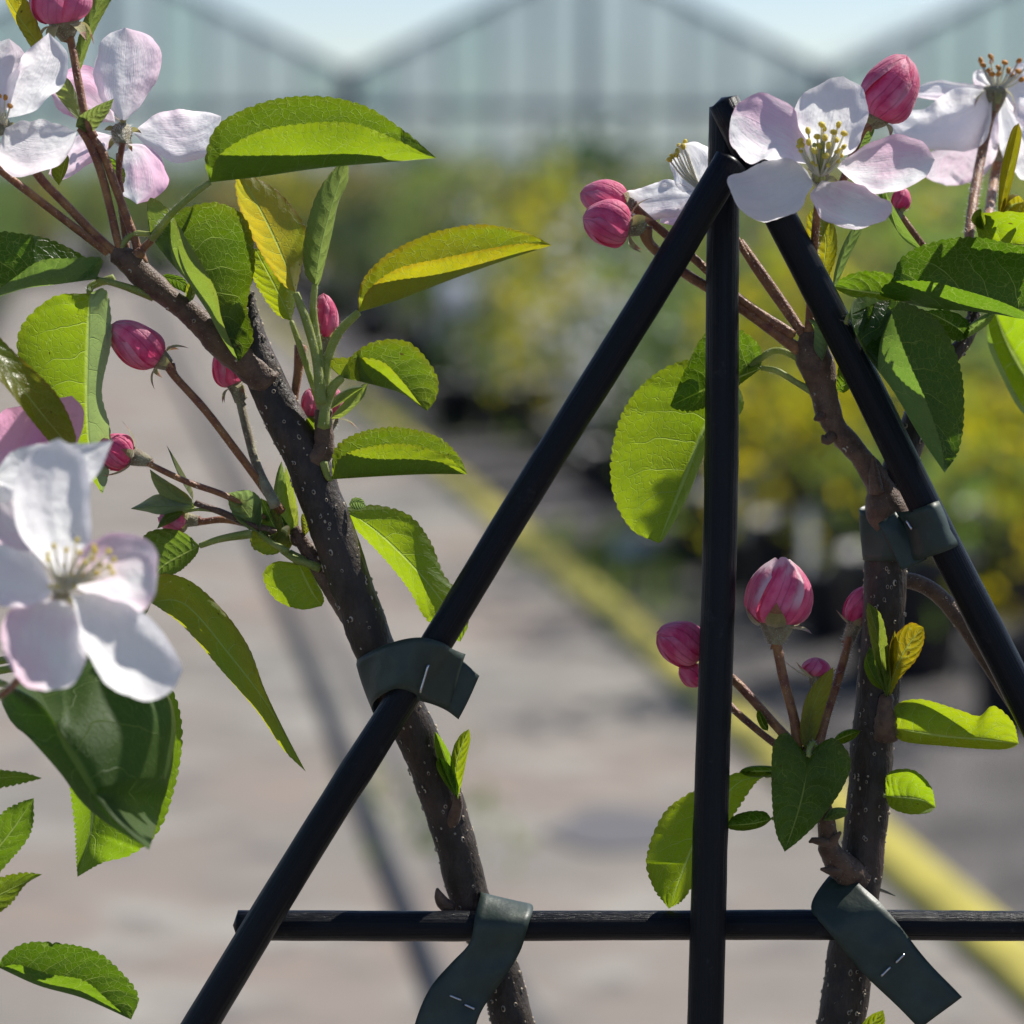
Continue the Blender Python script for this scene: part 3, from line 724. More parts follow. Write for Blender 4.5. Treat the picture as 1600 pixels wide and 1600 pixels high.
while y < 42:
    col = 0
    step = .50 if y < 16 else (.9 if y < 26 else 1.9)
    xr = .165 * y + .5; x = lane(.52, y)
    while x < xr:
        q = noise.noise(Vector((x * .9, y * .35, 1.7)))
        zone_y = (x / y > .055 and y < 13)
        u_ = rnd.random()
        if zone_y: kind = 'yellow' if u_ < .25 + q * .8 else ('green' if u_ < .70 else 'olive' if u_ < .85 else 'dark' if u_ < .94 else 'flower')
        else: kind = ('yellow' if u_ < .16 + q * 1.1 else 'green' if u_ < .50 else 'olive' if u_ < .74 else 'dark' if u_ < .92 else 'flower')
        place(kind, rnd.randrange(2), x + rnd.uniform(-.08, .08), y + rnd.uniform(-.1, .1), (rnd.uniform(.62, 1.10) if y < 20 else rnd.uniform(.8, 1.12)) * (.95 if y < 9 else 1), rnd.uniform(0, 6), col, row, 'right'); cntp += 1; col += 1
        x += (.46 if y < 16 else .62 if y < 26 else 1.0)
    y += step; row += 1
y = 11.5; row = 0
while y < 40:
    col = 0
    x = lane(-1.78, y)
    while x > -.17 * y - .3:
        u_ = rnd.random(); kind = 'green' if u_ < .35 else 'dark' if u_ < .72 else 'olive' if u_ < .93 else 'yellow'
        place(kind, rnd.randrange(2), x, y, rnd.uniform(.75, 1.05), rnd.uniform(0, 6), col, row, 'left'); cntp += 1; col += 1
        x -= .5 if y < 16 else .9
    y += (.6 if y < 16 else 1.6); row += 1
y = 28.0; row = 0
while y < 44:
    x = lane(-1.55, y); col = 0
    while x < lane(.45, y):
        u_ = rnd.random(); kind = 'green' if u_ < .38 else 'dark' if u_ < .72 else 'olive' if u_ < .9 else 'yellow'
        place(kind, rnd.randrange(2), x, y, rnd.uniform(.7, 1.05), rnd.uniform(0, 6), col, row, 'end'); cntp += 1; col += 1
        x += .55
    y += 1.5; row += 1
for k in protos:
    for j, p_ in enumerate(protos[k]):
        if (k, j) not in used:
            for ch in list(p_.children): bpy.data.objects.remove(ch)
            bpy.data.objects.remove(p_)
print('shrubs', cntp)
def far_tree(x, y, h, r, seed, label):
    rnd = random.Random(seed); t = empty('tree', (x, y, 0)); setp(t, label, 'tree')
    mb = MB(); mb.tube([(x, y, 0), (x + .2, y, h * .4), (x, y, h * .8)], [.35, .25, .08], 0, 8, seg=8, px=False)
    for k in range(6):
        a = k * 1.05; mb.tube([(x, y, h * .4), (x + math.cos(a) * r * .4, y + math.sin(a) * r * .4, h * .6), (x + math.cos(a) * r * .75, y + math.sin(a) * r * .75, h * .8)], [.16, .1, .03], 0, 6, seg=6, px=False)
    mb.build('trunk', barkb, t)
    fb = MB(); foliage_mb(fb, x, y, h * .83, r, r, h * .13, 3600, .42, rnd, 30); fb.build('crown', FM['dark'], t, smooth=False)
#far_tree(7.1, 84, 7.7, 1.7, 4, 'dark tree rising behind the greenhouse between two gables')
# far hedge closing the view under the greenhouse
hb = MB(); foliage_mb(hb, 2, 50, .45, 17, .35, .40, 17000, .11, random.Random(9), 300); ROOT[0] = Vector((2, 50, 0))
setp(hb.build('hedge', FM['green'], off=Vector((2, 50, 0)), smooth=False), 'low green hedge along the foot of the greenhouse', 'hedge')
# white things lying in the beds
def pot_thing(name, x, y, z, s, mat, label, rx=0):
    o = pot_mesh(.13, .24); ob = o.build(name, [mat, soil], off=Vector((0, 0, 0))); ob.location = (x, y, z); ob.scale = (s, s, s); ob.rotation_euler = (rx, 0, 0)
    setp(ob, label, 'pot')
whp = plain('white_pot_plastic', (.74, .76, .80), .45)
bagm = plain('white_film', (.85, .87, .92), .45, .4, tr=(.6, (.95, .96, 1.0)), bump=(60, .6, .01))
mb = MB(); rnd = random.Random(2)
for k in range(4): mb.blob(Vector((.29 + rnd.uniform(-.03, .03), 8.1 + rnd.uniform(-.04, .04), .034)), Vector((rnd.gauss(0, 1), rnd.gauss(0, 1), .3)), .032, .05, 0, 12, 8)
for v_ in mb.v: v_ += Vector((noise.noise(v_ * 40), noise.noise(v_ * 40 + Vector((5, 0, 0))), noise.noise(v_ * 40 + Vector((0, 7, 0))))) * .008
setp(mb.build('plastic_bag', bagm, off=Vector((.29, 8.1, 0))), 'crumpled white plastic bag lying on the gravel beside the weeds', 'bag')
t = empty('potted_flower', (-.216, 12.3, 0)); pm_ = pot_mesh(.10, .18)
for v_ in pm_.v: v_ += Vector((-.216, 12.3, .004))
pm_.build('pot', [potm, soil], t)
mb = MB(); mb.tube([(-.216, 12.3, .17), (-.21, 12.3, .35), (-.216, 12.3, .5)], [.006, .005, .004], 0, 6, seg=8, px=False); mb.build('stem', barkb, t)
mb = MB(); foliage_mb(mb, -.216, 12.3, .5, .055, .055, .06, 420, .035, random.Random(4), 14, 1)
mb.build('flower_head', bagm, t, smooth=False)
mb = MB(); foliage_mb(mb, -.216, 12.3, .30, .07, .07, .10, 90, .05, random.Random(5), 8); mb.build('foliage', FM['green'], t, smooth=False)
setp(t, 'round white flower head on a stem at the edge of the right bed', 'potted flower')
pot_thing('plant_pot', lane(.45, 13.4), 13.4, .004, .75, whp, 'white pot at the near left corner of the nursery bed')
pot_thing('plant_pot', lane(.52, 24.0), 24.0, .45, 1.35, whp, 'large white pot raised among the far shrubs') if False else None
# ------------------------------------------------------------------ trellis
t = empty('cane_trellis', (P((1100, 1600, 0)).x, P((1100, 1600, 0)).y, 0)); setp(t, 'black painted cane trellis with one upright, two slanting canes and a crossbar', 'trellis')
def cane(pts, rad, seed, tail=None):
    mb = MB(); rr = random.Random(seed); fa = [rr.uniform(-.02, .02) for _ in range(9)]; fb_ = [rr.uniform(0, 6.28) for _ in range(9)]
    def shp(a, t_):
        r = 1 + fa[0] * math.cos(2 * a + fb_[0]) * 1.6
        r += .035 * math.exp(-((t_ - .31 - .1 * fa[1] * 50) / .012) ** 2) + .03 * math.exp(-((t_ - .77) / .010) ** 2)
        for k in range(3, 8): r += fa[k] * .55 * math.cos(k * a + fb_[k] + t_ * 1.5)
        return r
    mb.tube(pts, rad, 0, 28, seg=90, wob=.022, wf=70, shape=shp)
    if tail: mb.tube([P(pts[-1])] + tail, [Rw(rad[-1])] * (1 + len(tail)), 0, 24, seg=10, px=False)
    mb.build('cane', M['cane'], t)
cane([(1132, 168, 0), (1129, 400, 2), (1126, 800, 0), (1113, 1200, -6), (1101, 1640, -10)], [24, 25.5, 26.5, 27, 28.5], 1, [Vector((P((1101, 1640)).x - .012, P((1101, 1640)).y, -.0))])
cane([(1142, 250, -76), (1010, 470, -68), (820, 775, -56), (660, 1040, -44), (480, 1325, -32), (280, 1655, -22), (0, 2118, -8), (-300, 2614, 10)], [25.5, 25, 24.5, 24.5, 25.5, 27, 28, 28], 2)
cane([(1131, 160, -50), (1215, 330, -46), (1330, 555, -34), (1450, 800, -22), (1573, 1042, -12), (1765, 1420, 0), (2060, 2000, 10), (2400, 2670, 24)], [24.5, 25.5, 25.5, 25.5, 26, 27, 28, 28], 3)
cane([(372, 1446, 48), (700, 1447, 48), (1000, 1446, 48), (1300, 1445, 48), (1600, 1447, 49), (1835, 1446, 50)], [23.5, 23.5, 23, 23.5, 23, 23], 4)
# nails and cut grain at the top
# ------------------------------------------------------------------ ties
def ribbon(name, A, B, label, staples=(), n=50, folds=None, tabs=(), group='green plastic ties'):
    ROOT[0] = P(A[len(A) // 2]); r_ = empty(name, tuple(ROOT[0])); setp(r_, label, 'plant tie', group)
    def sh(A, B, nm, n=n):
        a = cr(A, n); b = cr(B, n); mb = MB(); K = 8
        for i in range(n + 1):
            for k in range(K + 1):
                p = a[i].lerp(b[i], k / K); mb.v.append(P((p.x + 1.2 * math.sin(i * .33 + k * .5), p.y, p.z + 1.6 * math.sin(i * .45 + k * .5) + 3.2 * noise.noise(Vector((i * .16, k * .35, len(nm)))) - 2.5 * math.sin(math.pi * k / K))))
        for i in range(n):
            for k in range(K): q = i * (K + 1) + k; mb.face((q, q + 1, q + K + 2, q + K + 1))
        mb.build(nm, M['tie'], r_, thick=.00022)
    sh(A, B, 'strap')
    for ta, tb in tabs: sh(ta, tb, 'loose_end', 16)
    for s0, s1 in staples:
        mb = MB(); a = Vector(s0); b = Vector(s1)
        mb.tube([tuple(a + Vector((0, 0, 5))), tuple(a), tuple((a + b) / 2), tuple(b), tuple(b + Vector((0, 0, 5)))], [1.9] * 5, 0, 6, seg=16); mb.build('staple', M['steel'], r_)
ribbon('plant_tie', [(592, 1075, 72), (562, 1050, 52), (562, 1030, 8), (600, 1008, -40), (652, 996, -82), (688, 1003, -86), (706, 1014, -64), (728, 1022, -36)],
       [(612, 1125, 72), (588, 1118, 52), (580, 1105, 8), (594, 1088, -40), (618, 1076, -70), (645, 1082, -76), (662, 1094, -56), (700, 1108, -38)],
       'dark green tie holding the left trunk to the slanting cane, its stapled end sticking out', [((669, 1040, -84), (657, 1080, -80))],
       tabs=[([(655, 1000, -68), (690, 1016, -44), (716, 1026, -30), (750, 1056, -24)], [(652, 1094, -66), (674, 1100, -44), (696, 1110, -30), (716, 1124, -24)])])
ribbon('plant_tie', [(724, 1412, 150), (738, 1400, 110), (752, 1396, 60), (742, 1432, 20), (733, 1472, 18), (705, 1505, 16), (672, 1545, 14), (650, 1590, 8), (636, 1650, 6)],
       [(800, 1425, 150), (822, 1412, 110), (832, 1418, 60), (828, 1440, 20), (815, 1482, 20), (792, 1520, 18), (768, 1556, 16), (748, 1592, 10), (730, 1650, 6)],
       'long green tie looped over the crossbar at the foot of the left trunk', [((704, 1556, 8), (719, 1562, 6)), ((727, 1570, 6), (740, 1576, 6))])
ribbon('plant_tie', [(1318, 1376, 128), (1306, 1366, 100), (1292, 1372, 74), (1268, 1418, 40), (1290, 1452, 20), (1322, 1490, 18), (1368, 1540, 18), (1438, 1608, 14)],
       [(1400, 1400, 128), (1380, 1390, 100), (1340, 1378, 60), (1374, 1408, 34), (1400, 1440, 20), (1426, 1474, 18), (1456, 1508, 18), (1502, 1558, 14)],
       'broad green tie crossing the crossbar at the right trunk with its flat end hanging down', [((1401, 1503, 6), (1412, 1492, 6)), ((1378, 1524, 6), (1390, 1512, 6))])
ribbon('plant_tie', [(1392, 778, 90), (1350, 790, 80), (1346, 797, 50), (1375, 797, 22), (1402, 800, 8), (1430, 796, -40), (1456, 786, -56), (1468, 782, -20), (1462, 790, 20)],
       [(1400, 870, 90), (1355, 872, 80), (1350, 876, 50), (1380, 877, 22), (1412, 876, 8), (1444, 872, -40), (1482, 860, -56), (1504, 850, -20), (1496, 858, 20)],
       'dark green tie binding the right slanting cane to the right trunk', [((1417, 815, -34), (1424, 826, -38))],
       tabs=[([(1372, 818, -2), (1380, 838, -6), (1394, 862, -10), (1410, 891, -12)], [(1400, 800, 0), (1416, 822, -8), (1432, 848, -12), (1448, 874, -14)])])
# ------------------------------------------------------------------ left apple tree
b0 = P((800, 1640, 112)); TL = empty('apple_tree', (b0.x + .03, b0.y, 0))
setp(TL, 'young apple tree left of the trellis, speckled dark trunk, opening white blossoms and pink buds', 'apple tree')
branch(TL, 'trunk', [(812, 1650, 112), (792, 1560, 112), (768, 1480, 111), (733, 1400, 108), (712, 1320, 100), (684, 1230, 88), (652, 1150, 62), (618, 1080, 40), (580, 1000, 26), (544, 900, 20), (508, 800, 20), (475, 710, 20), (437, 640, 20), (402, 560, 20), (392, 500, 22), (389, 456, 24)],
       [34, 33, 32, 32, 32, 33, 33, 33, 33, 34, 34, 34, 31, 28, 15, 6], lent=.36, seed=3, world_tail=[(b0.x + .012, b0.y, .7), (b0.x + .03, b0.y, .35), (b0.x + .03, b0.y, -.01)], hair=.15)
branch(TL, 'branch', [(420, 600, 14), (385, 568, 6), (345, 535, -4), (315, 505, -10), (285, 480, -14), (255, 458, -18), (225, 432, -22), (198, 406, -26), (176, 398, -28)],
       [26, 25, 24, 21, 18, 18, 20, 19, 12], 'brown', lent=.06, seed=5, hair=.6, wob=.12, wf=25)
# spurs
branch(TL, 'branch', [(478, 730, 14), (498, 712, 6), (506, 698, 2), (506, 672, 0), (505, 640, -2)], [22, 21, 17, 14.5, 13], 'brown', seed=7, hair=.4, wob=.10, wf=12, shape=lambda a, t: 1 + .07 * math.sin(t * 34))
branch(TL, 'branch', [(558, 966, 40), (530, 928, 44), (505, 895, 48), (488, 868, 50), (472, 845, 52), (462, 825, 52)], [24, 20, 16, 14, 12, 9], 'brown', seed=8, hair=1.0, wob=.10, wf=14)
branch(TL, 'branch', [(215, 425, -24), (212, 404, -28), (222, 392, -30)], [14, 12, 8], 'red', seed=9, hair=.8)
branch(TL, 'leaf_scar_bud', [(706, 1420, 76), (693, 1412, 68), (686, 1400, 64), (683, 1388, 62)], [10, 11, 8, 2], 'brown', seed=10)
branch(TL, 'branch', [(700, 1300, 84), (714, 1262, 54), (714, 1240, 46)], [12, 9, 7], 'brown', seed=11)
branch(TL, 'branch', [(240, 372, -26), (222, 392, -26), (224, 412, -26)], [6, 6, 8], 'red', seed=12)
L = lambda *a, **k: leaf(TL, *a, **k)
# A big leaf
L([(328, 285), (400, 277), (500, 263), (600, 254), (682, 247)], [(321, 245), (345, 192), (420, 158), (500, 151), (570, 166), (632, 205)], [(343, 243), (400, 208), (470, 194), (550, 193), (620, 219), (662, 240)],
  [(300, 305), (270, 332), (238, 372, -30)], 5.5, z=-75, width=105, s1=.9, s2=-.9, bulge=.10, teeth=30, dark=.25, yel=.1)
# B dark drooping leaf
L([(235, 366), (262, 405), (303, 452), (343, 512), (373, 566)], [(262, 338), (300, 322), (345, 318), (385, 345), (398, 410), (386, 478), (395, 530)], [(232, 312), (262, 327), (300, 388), (336, 452), (347, 500)],
  [(208, 366), (190, 385), (190, 404)], 5, z=-30, zt=-40, width=95, s1=.3, s2=-1.5, bulge=.12, dark=.8, yel=.15, wool=1.2, teeth=26)  # wool here pales the folded half, painting it as sunlit
# C yellow young leaf
L([(462, 458), (446, 412), (418, 350), (390, 298), (368, 258)], [(438, 440), (405, 390), (380, 340), (369, 300)], [(470, 420), (478, 360), (440, 305), (400, 278)],
  [(478, 500), (494, 560), (502, 630)], 7, 'green', z=-45, width=52, s1=.5, s2=.7, top='back', dark=0, yel=.95, wool=.15, bulge=.06, teeth=18, serr=2.2)
# D narrow folded leaf
L([(492, 445), (503, 380), (520, 318), (544, 242)], [(478, 430), (474, 385), (488, 322), (508, 282)], [(500, 440), (517, 372), (528, 318), (543, 285)],
  [(490, 490), (500, 560), (505, 630)], 6, z=-35, width=44, s1=-.8, s2=-.9, dark=.2, yel=.45, wool=.7, serr=2, teeth=14)
# E behind
L([(455, 502), (432, 452), (398, 388)], [(430, 488), (398, 440), (385, 400)], [(461, 470), (456, 425), (432, 390)], [(470, 545), (485, 590), (503, 640)], 5, z=8, width=40, s1=.3, s2=.6, top='back', dark=.1, yel=.3, teeth=16)
# F right yellow green leaf
L([(560, 488), (625, 468), (702, 438), (780, 410), (862, 383)], [(566, 440), (608, 396), (680, 363), (752, 351), (822, 364)], [(577, 452), (622, 420), (690, 404), (762, 389), (815, 381)],
  [(528, 522), (511, 570), (506, 640)], 7.5, z=-30, width=70, s1=.9, s2=-.9, dark=0, yel=.62, teeth=30, serr=2.4)
# G
L([(535, 590), (590, 603), (632, 617), (668, 642)], [(550, 556), (590, 533), (642, 537), (681, 585), (682, 620)], [(511, 564), (556, 559), (598, 566), (632, 600), (655, 630)],
  [(520, 605), (508, 640), (506, 668)], 8, z=-35, width=52, s1=.7, s2=-1.5, dark=.35, yel=.25, teeth=20)
# H
L([(519, 749), (600, 744), (670, 741), (730, 741)], [(523, 702), (562, 676), (620, 668), (682, 682), (716, 712)], [(530, 718), (566, 701), (630, 694), (690, 709)],
  [(512, 745), (505, 722)], 5, z=-8, width=58, s1=.85, s2=-.9, dark=.2, yel=.2, teeth=28, bulge=.07)
# I leaf behind the slanting cane
L([(535, 793), (590, 832), (650, 890), (698, 950), (719, 1003)], [(590, 790), (640, 806), (672, 846), (692, 895), (724, 938), (731, 975)], [(552, 822), (600, 872), (640, 922), (662, 962), (694, 990)],
  [(520, 790), (500, 782)], 5, z=22, zt=34, width=56, s1=.45, s2=.6, top='back', dark=.05, yel=.12, teeth=26, bulge=.08)
L([(545, 788), (560, 784), (572, 792)], [(552, 778), (566, 780)], [(550, 794), (562, 796)], z=10, dark=.2, wool=.8, serr=1, teeth=6)
def L7(mid, e1, e2, petiole=None, *a, **k):
    f = lambda ps: [(p[0], p[1], p[2] + 66) if len(p) > 2 else p for p in ps]
    k['z'] = k.get('z', 0) + 66
    if 'zt' in k: k['zt'] += 66
    return leaf(TL, f(mid), f(e1), f(e2), f(petiole) if petiole else None, *a, **k)
# J round leaf
L7([(466, 880), (478, 905), (490, 928), (503, 947)], [(430, 878), (411, 900), (430, 936), (470, 952)], [(482, 882), (495, 905), (506, 935)], [(455, 868), (448, 862), (468, 872), (492, 882)], 6, 'green', z=-22, top='back', dark=.1, yel=.15, teeth=16, serr=1.6, width=46, s1=.5, s2=.5)
# K curled leaf
L7([(440, 860), (418, 848), (402, 834), (394, 818)], [(458, 848), (448, 820), (428, 838), (405, 814)], [(430, 868), (410, 868), (392, 850)], [(462, 874), (480, 880), (500, 888)], 6, z=-34, width=34, s1=-.5, s2=.3, top='back', dark=.15, yel=.4, teeth=12, serr=1.6, curl=1.5)
# L woolly grey leaf and M dark leaf
L7([(404, 832), (392, 812), (376, 790), (357, 770)], [(410, 808), (407, 780), (388, 766)], [(388, 826), (370, 812), (358, 790)], [(420, 845), (450, 862)], 4.5, z=-40, width=34, s1=-.4, s2=-.4, top='cam', dark=.2, wool=1., teeth=12, serr=1)
L7([(444, 850), (426, 818), (408, 778)], [(456, 850), (452, 825), (428, 792)], [(408, 840), (398, 812), (400, 790)], z=-28, width=30, s1=.4, s2=-.4, dark=.75, teeth=10, serr=1.4)
# N upright young leaves
L7([(452, 850), (436, 812), (434, 762), (440, 720)], [(444, 820), (428, 780), (432, 742)], [(462, 830), (452, 790), (446, 750)], z=-18, width=16, s1=-.8, s2=-.8, dark=.1, yel=.2, wool=.6, serr=1, teeth=8)
L7([(458, 842), (452, 800), (450, 760), (446, 728)], [(466, 820), (464, 790), (455, 752)], [(452, 815), (444, 790), (444, 752)], z=-8, width=16, s1=-.8, s2=.5, dark=.1, yel=.35, wool=.3, serr=1, teeth=8)
L7([(436, 838), (424, 806), (416, 782)], [(430, 812), (420, 790)], [(440, 818), (426, 792)], z=-44, dark=.1, yel=.5, serr=0, width=5)
L7([(476, 838), (478, 818), (472, 802)], [(484, 826), (480, 808)], [(472, 830), (470, 812)], z=-20, dark=.1, yel=.5, serr=0, width=9, s1=-.6, s2=-.6)
# O folded leaf lower left
L7([(312, 853), (284, 868), (256, 884), (238, 902)], [(290, 834), (258, 826), (226, 836), (226, 866)], [(306, 868), (284, 890), (262, 900)], [(345, 842), (392, 834)], 5.5, z=-50, width=34, s1=.6, s2=-.6, dark=.25, wool=.15, yel=.1, teeth=14, serr=1.8)
# P small shoot
stalk(TL, [(470, 850, 52), (430, 832, 36), (390, 820, 28), (345, 800, 24), (305, 786, 20)], [7, 7, 6, 5.5, 5], 'brown', 'branch', .8)
stalk(TL, [(348, 800, 24), (312, 796, 22), (288, 800, 20)], [3, 2.6, 2.2], 'green', 'leaf_stalk', .4)
L7([(306, 790, -46), (270, 772, -48), (234, 733, -50)], [(292, 772), (262, 752), (240, 738)], [(298, 796), (262, 786), (240, 756)], width=15, s1=-.8, s2=-.5, yel=.6, dark=0, wool=.6, serr=1.2, teeth=8)
L7([(304, 792, -46), (252, 792, -50), (204, 795, -52)], [(286, 780), (248, 772), (220, 786)], [(288, 800), (252, 804), (222, 798)], width=18, s1=-.8, s2=-.5, yel=.2, dark=.1, wool=.8, serr=1.2, teeth=8)
L7([(302, 782, -46), (280, 745, -48), (260, 695, -50)], [(294, 760), (272, 720)], [(300, 764), (282, 730)], width=6, yel=.5, dark=0, serr=0)
L7([(288, 800, -46), (265, 808, -48), (245, 826, -50)], [(278, 798), (256, 806)], [(276, 812), (256, 822)], width=12, s1=.5, s2=-.5, yel=.1, dark=.2, serr=1, teeth=8)
# Q long leaf right of the near blossom
L([(232, 940, -60), (290, 945, -50), (360, 1025, -40), (420, 1105, -36), (478, 1206, -34)], [(240, 900), (292, 905), (345, 950), (388, 1010), (414, 1078), (446, 1145)], [(252, 952), (290, 982), (350, 1052), (402, 1112), (442, 1170)],
  [(222, 958, -66), (190, 990, -90), (140, 1010, -120), (40, 1040, -160), (-80, 1060, -180)], 6, 'green', width=44, s1=-.7, s2=.5, top='back', dark=.02, yel=.42, teeth=34, serr=2.0, bulge=.08)
# R near big leaf, S leaf behind it
L([(14, 1072, -420), (75, 1112, -420), (112, 1182, -425), (166, 1266, -430), (233, 1328, -430)], [(50, 1040), (140, 1020), (235, 1060), (272, 1110), (268, 1200), (250, 1270)], [(0, 1085), (38, 1135), (92, 1200), (150, 1268)],
  [(-30, 1060, -410), (-120, 1060, -400)], 7, width=120, s1=.5, s2=-.8, dark=.95, yel=0, teeth=26, top='in', bulge=.10)
L([(120, 1070, -90), (140, 1180, -85), (142, 1290, -80), (121, 1370, -80)], [(112, 1120), (106, 1190), (117, 1290)], [(200, 1040), (266, 1075), (284, 1150), (272, 1232), (246, 1300), (205, 1335), (160, 1348)],
  [(100, 1040, -100), (20, 1030, -120), (-80, 1050, -140)], 6, width=120, s1=-.3, s2=.4, dark=.3, yel=0, teeth=40, serr=4)
# T..W leaves at the left border
L([(-90, 1215), (-30, 1218), (20, 1214), (66, 1216)], [(-40, 1200), (10, 1204), (40, 1208)], [(-40, 1236), (5, 1230), (42, 1222)], [(-130, 1220)], z=-160, width=22, s1=.8, s2=-.7, dark=.4, teeth=16)
L([(-70, 1400), (-20, 1345), (20, 1296), (53, 1247)], [(-50, 1340), (0, 1274), (32, 1254)], [(-30, 1390), (15, 1345), (48, 1300)], [(-110, 1430)], z=-90, width=44, s1=.5, s2=.5, dark=.55, teeth=22)
L([(-70, 1450), (-20, 1410), (20, 1388), (66, 1366)], [(-50, 1400), (0, 1372), (38, 1364)], [(-30, 1440), (12, 1416), (40, 1382)], [(-110, 1480)], z=-90, width=26, s1=.5, s2=-.5, dark=.2, yel=.25, teeth=18)
L([(-2, 1512), (60, 1540), (130, 1560), (205, 1593)], [(6, 1494), (40, 1474), (90, 1474), (150, 1487), (192, 1522), (216, 1558)], [(30, 1508), (75, 1522), (130, 1532), (165, 1560), (190, 1582)],
  [(-40, 1500), (-120, 1500)], 5, z=-70, width=56, s1=.6, s2=-.8, dark=.6, teeth=24)
# X glossy leaf at left, Y hanging leaf, Z olive near leaf
L([(151, 436, -40), (92, 444, -46), (30, 452, -52), (-60, 470, -60)], [(140, 408), (92, 380), (36, 366), (-20, 372)], [(158, 404), (108, 404), (62, 408), (20, 436), (-30, 470)], [(190, 446, -34), (240, 464, -20)], 5.5, width=80, s1=.8, s2=-1.4, dark=.9, yel=0, wool=1.25, teeth=26, bulge=.12)  # sunlit strip of the front half painted in by the wool tone
L([(140, 458, -10), (137, 550, -10), (136, 640, -10), (142, 712, -8), (160, 772, -6)], [(80, 466), (28, 525), (48, 620), (92, 690), (138, 742)], [(166, 455), (174, 530), (159, 610), (172, 672), (170, 738)],
  [(142, 448), (160, 440), (178, 436)], 6, width=84, s1=.3, s2=-.9, top='back', dark=.05, yel=.1, wool=1.9, teeth=26, bulge=.10)
L([(-60, 500), (0, 562), (60, 640), (112, 702)], [(-30, 500), (20, 548), (88, 615), (118, 680)], [(-50, 540), (10, 606), (52, 660), (92, 705)], [(-120, 450)], z=-230, width=52, s1=.4, s2=-.8, dark=.25, yel=.6, teeth=22, serr=1.5)
# small leaf on trunk below the tie, two young leaves
L([(716, 1246, 44), (712, 1200, 40), (722, 1165, 38), (733, 1139, 36)], [(704, 1210), (708, 1170), (720, 1148)], [(722, 1220), (730, 1180), (735, 1155)], width=15, s1=.6, s2=.5, top='back', dark=.1, yel=.25, serr=1.2, teeth=10)
L([(712, 1246, 44), (700, 1200, 42), (690, 1170, 42), (680, 1143, 42)], [(696, 1215), (682, 1180), (678, 1155)], [(712, 1210), (704, 1180), (690, 1155)], width=12, s1=.4, s2=-.4, top='back', dark=.4, serr=1.2, teeth=10)
L([(716, 1250, 42), (702, 1218, 34), (684, 1182, 34)], [(694, 1222), (682, 1198)], [(716, 1225), (702, 1195)], width=14, s1=.4, s2=-.4, top='back', dark=.7, serr=0)
# little leaves around the left top blossoms
L([(128, 192), (115, 160), (100, 118)], [(112, 178), (84, 140), (92, 122)], [(126, 165), (112, 130)], z=-36, width=20, s1=-.5, s2=.4, dark=.2, yel=.2, wool=.5, serr=0)
L([(118, 198), (140, 188), (178, 154)], [(124, 182), (150, 166)], [(142, 206), (168, 178)], z=-50, width=18, s1=-.8, s2=-.6, dark=.1, yel=.4, wool=.7, serr=1.5, teeth=10)
L([(76, 92), (48, 52), (18, 10), (0, -30)], [(64, 50), (45, 5), (22, -25)], [(62, 92), (28, 40), (4, -10)], z=-10, width=26, s1=-.5, s2=.4, dark=.1, yel=.75, serr=1.5, teeth=14)
L([(118, 130), (128, 80), (145, 30), (175, -30)], [(116, 90), (128, 40), (150, -20)], [(130, 98), (148, 48), (178, -10)], z=12, width=26, s1=-.5, s2=-.5, dark=.1, yel=.35, wool=.5, serr=1.2, teeth=14)
L([(180, 300), (190, 275), (186, 255), (168, 243)], [(176, 280), (170, 258)], [(192, 290), (194, 265)], z=4, dark=.5, serr=1, teeth=8)
L([(92, 290), (100, 260), (104, 240)], [(80, 270), (88, 248)], [(104, 268), (108, 248)], z=-20, dark=.3, yel=.3, serr=0)
L([(252, 432), (280, 440), (296, 460)], [(262, 428), (288, 436)], [(256, 440), (278, 452)], z=0, dark=.3, serr=1, teeth=8)
L([(296, 478, -24), (298, 455, -30), (306, 425, -34)], [(290, 460), (296, 435)], [(304, 462), (310, 440)], width=8, yel=.3, dark=.1, serr=0)
L([(515, 655, -6), (560, 625, -16), (575, 598, -20)], [(530, 636), (560, 605)], [(538, 650), (568, 620)], width=6, yel=.3, dark=.1, wool=.4, serr=0)
L([(515, 640, -10), (540, 612, -18), (570, 604, -20)], [(525, 618), (552, 604)], [(530, 632), (560, 612)], width=5, yel=.3, dark=.1, wool=.4, serr=0)
L([(512, 668, 2), (490, 670, 10), (478, 655, 14)], [(500, 658), (484, 652)], [(500, 678), (484, 674)], width=8, yel=.2, dark=.1, serr=0)
# stalks of the top left cluster
for pts, r_ in (([(125, 200, -44), (140, 225, -42), (158, 270, -38), (172, 325, -34), (184, 378, -30), (192, 404, -26)], 6.5), ([(132, 205, -40), (158, 235, -38), (178, 285, -34), (196, 335, -30), (212, 378, -26), (218, 404, -24)], 7),
                ([(-40, 225, -130), (0, 265, -110), (60, 312, -80), (112, 352, -54), (168, 395, -30)], 6.5), ([(40, 245, -70), (66, 282, -60), (108, 325, -48), (150, 368, -36), (188, 402, -26)], 7),
                ([(186, 240, -6), (186, 290, -8), (192, 345, -16), (200, 404, -24)], 5)):
    stalk(TL, pts, r_, 'red', 'flower_stalk', 1.0, 6, 10)
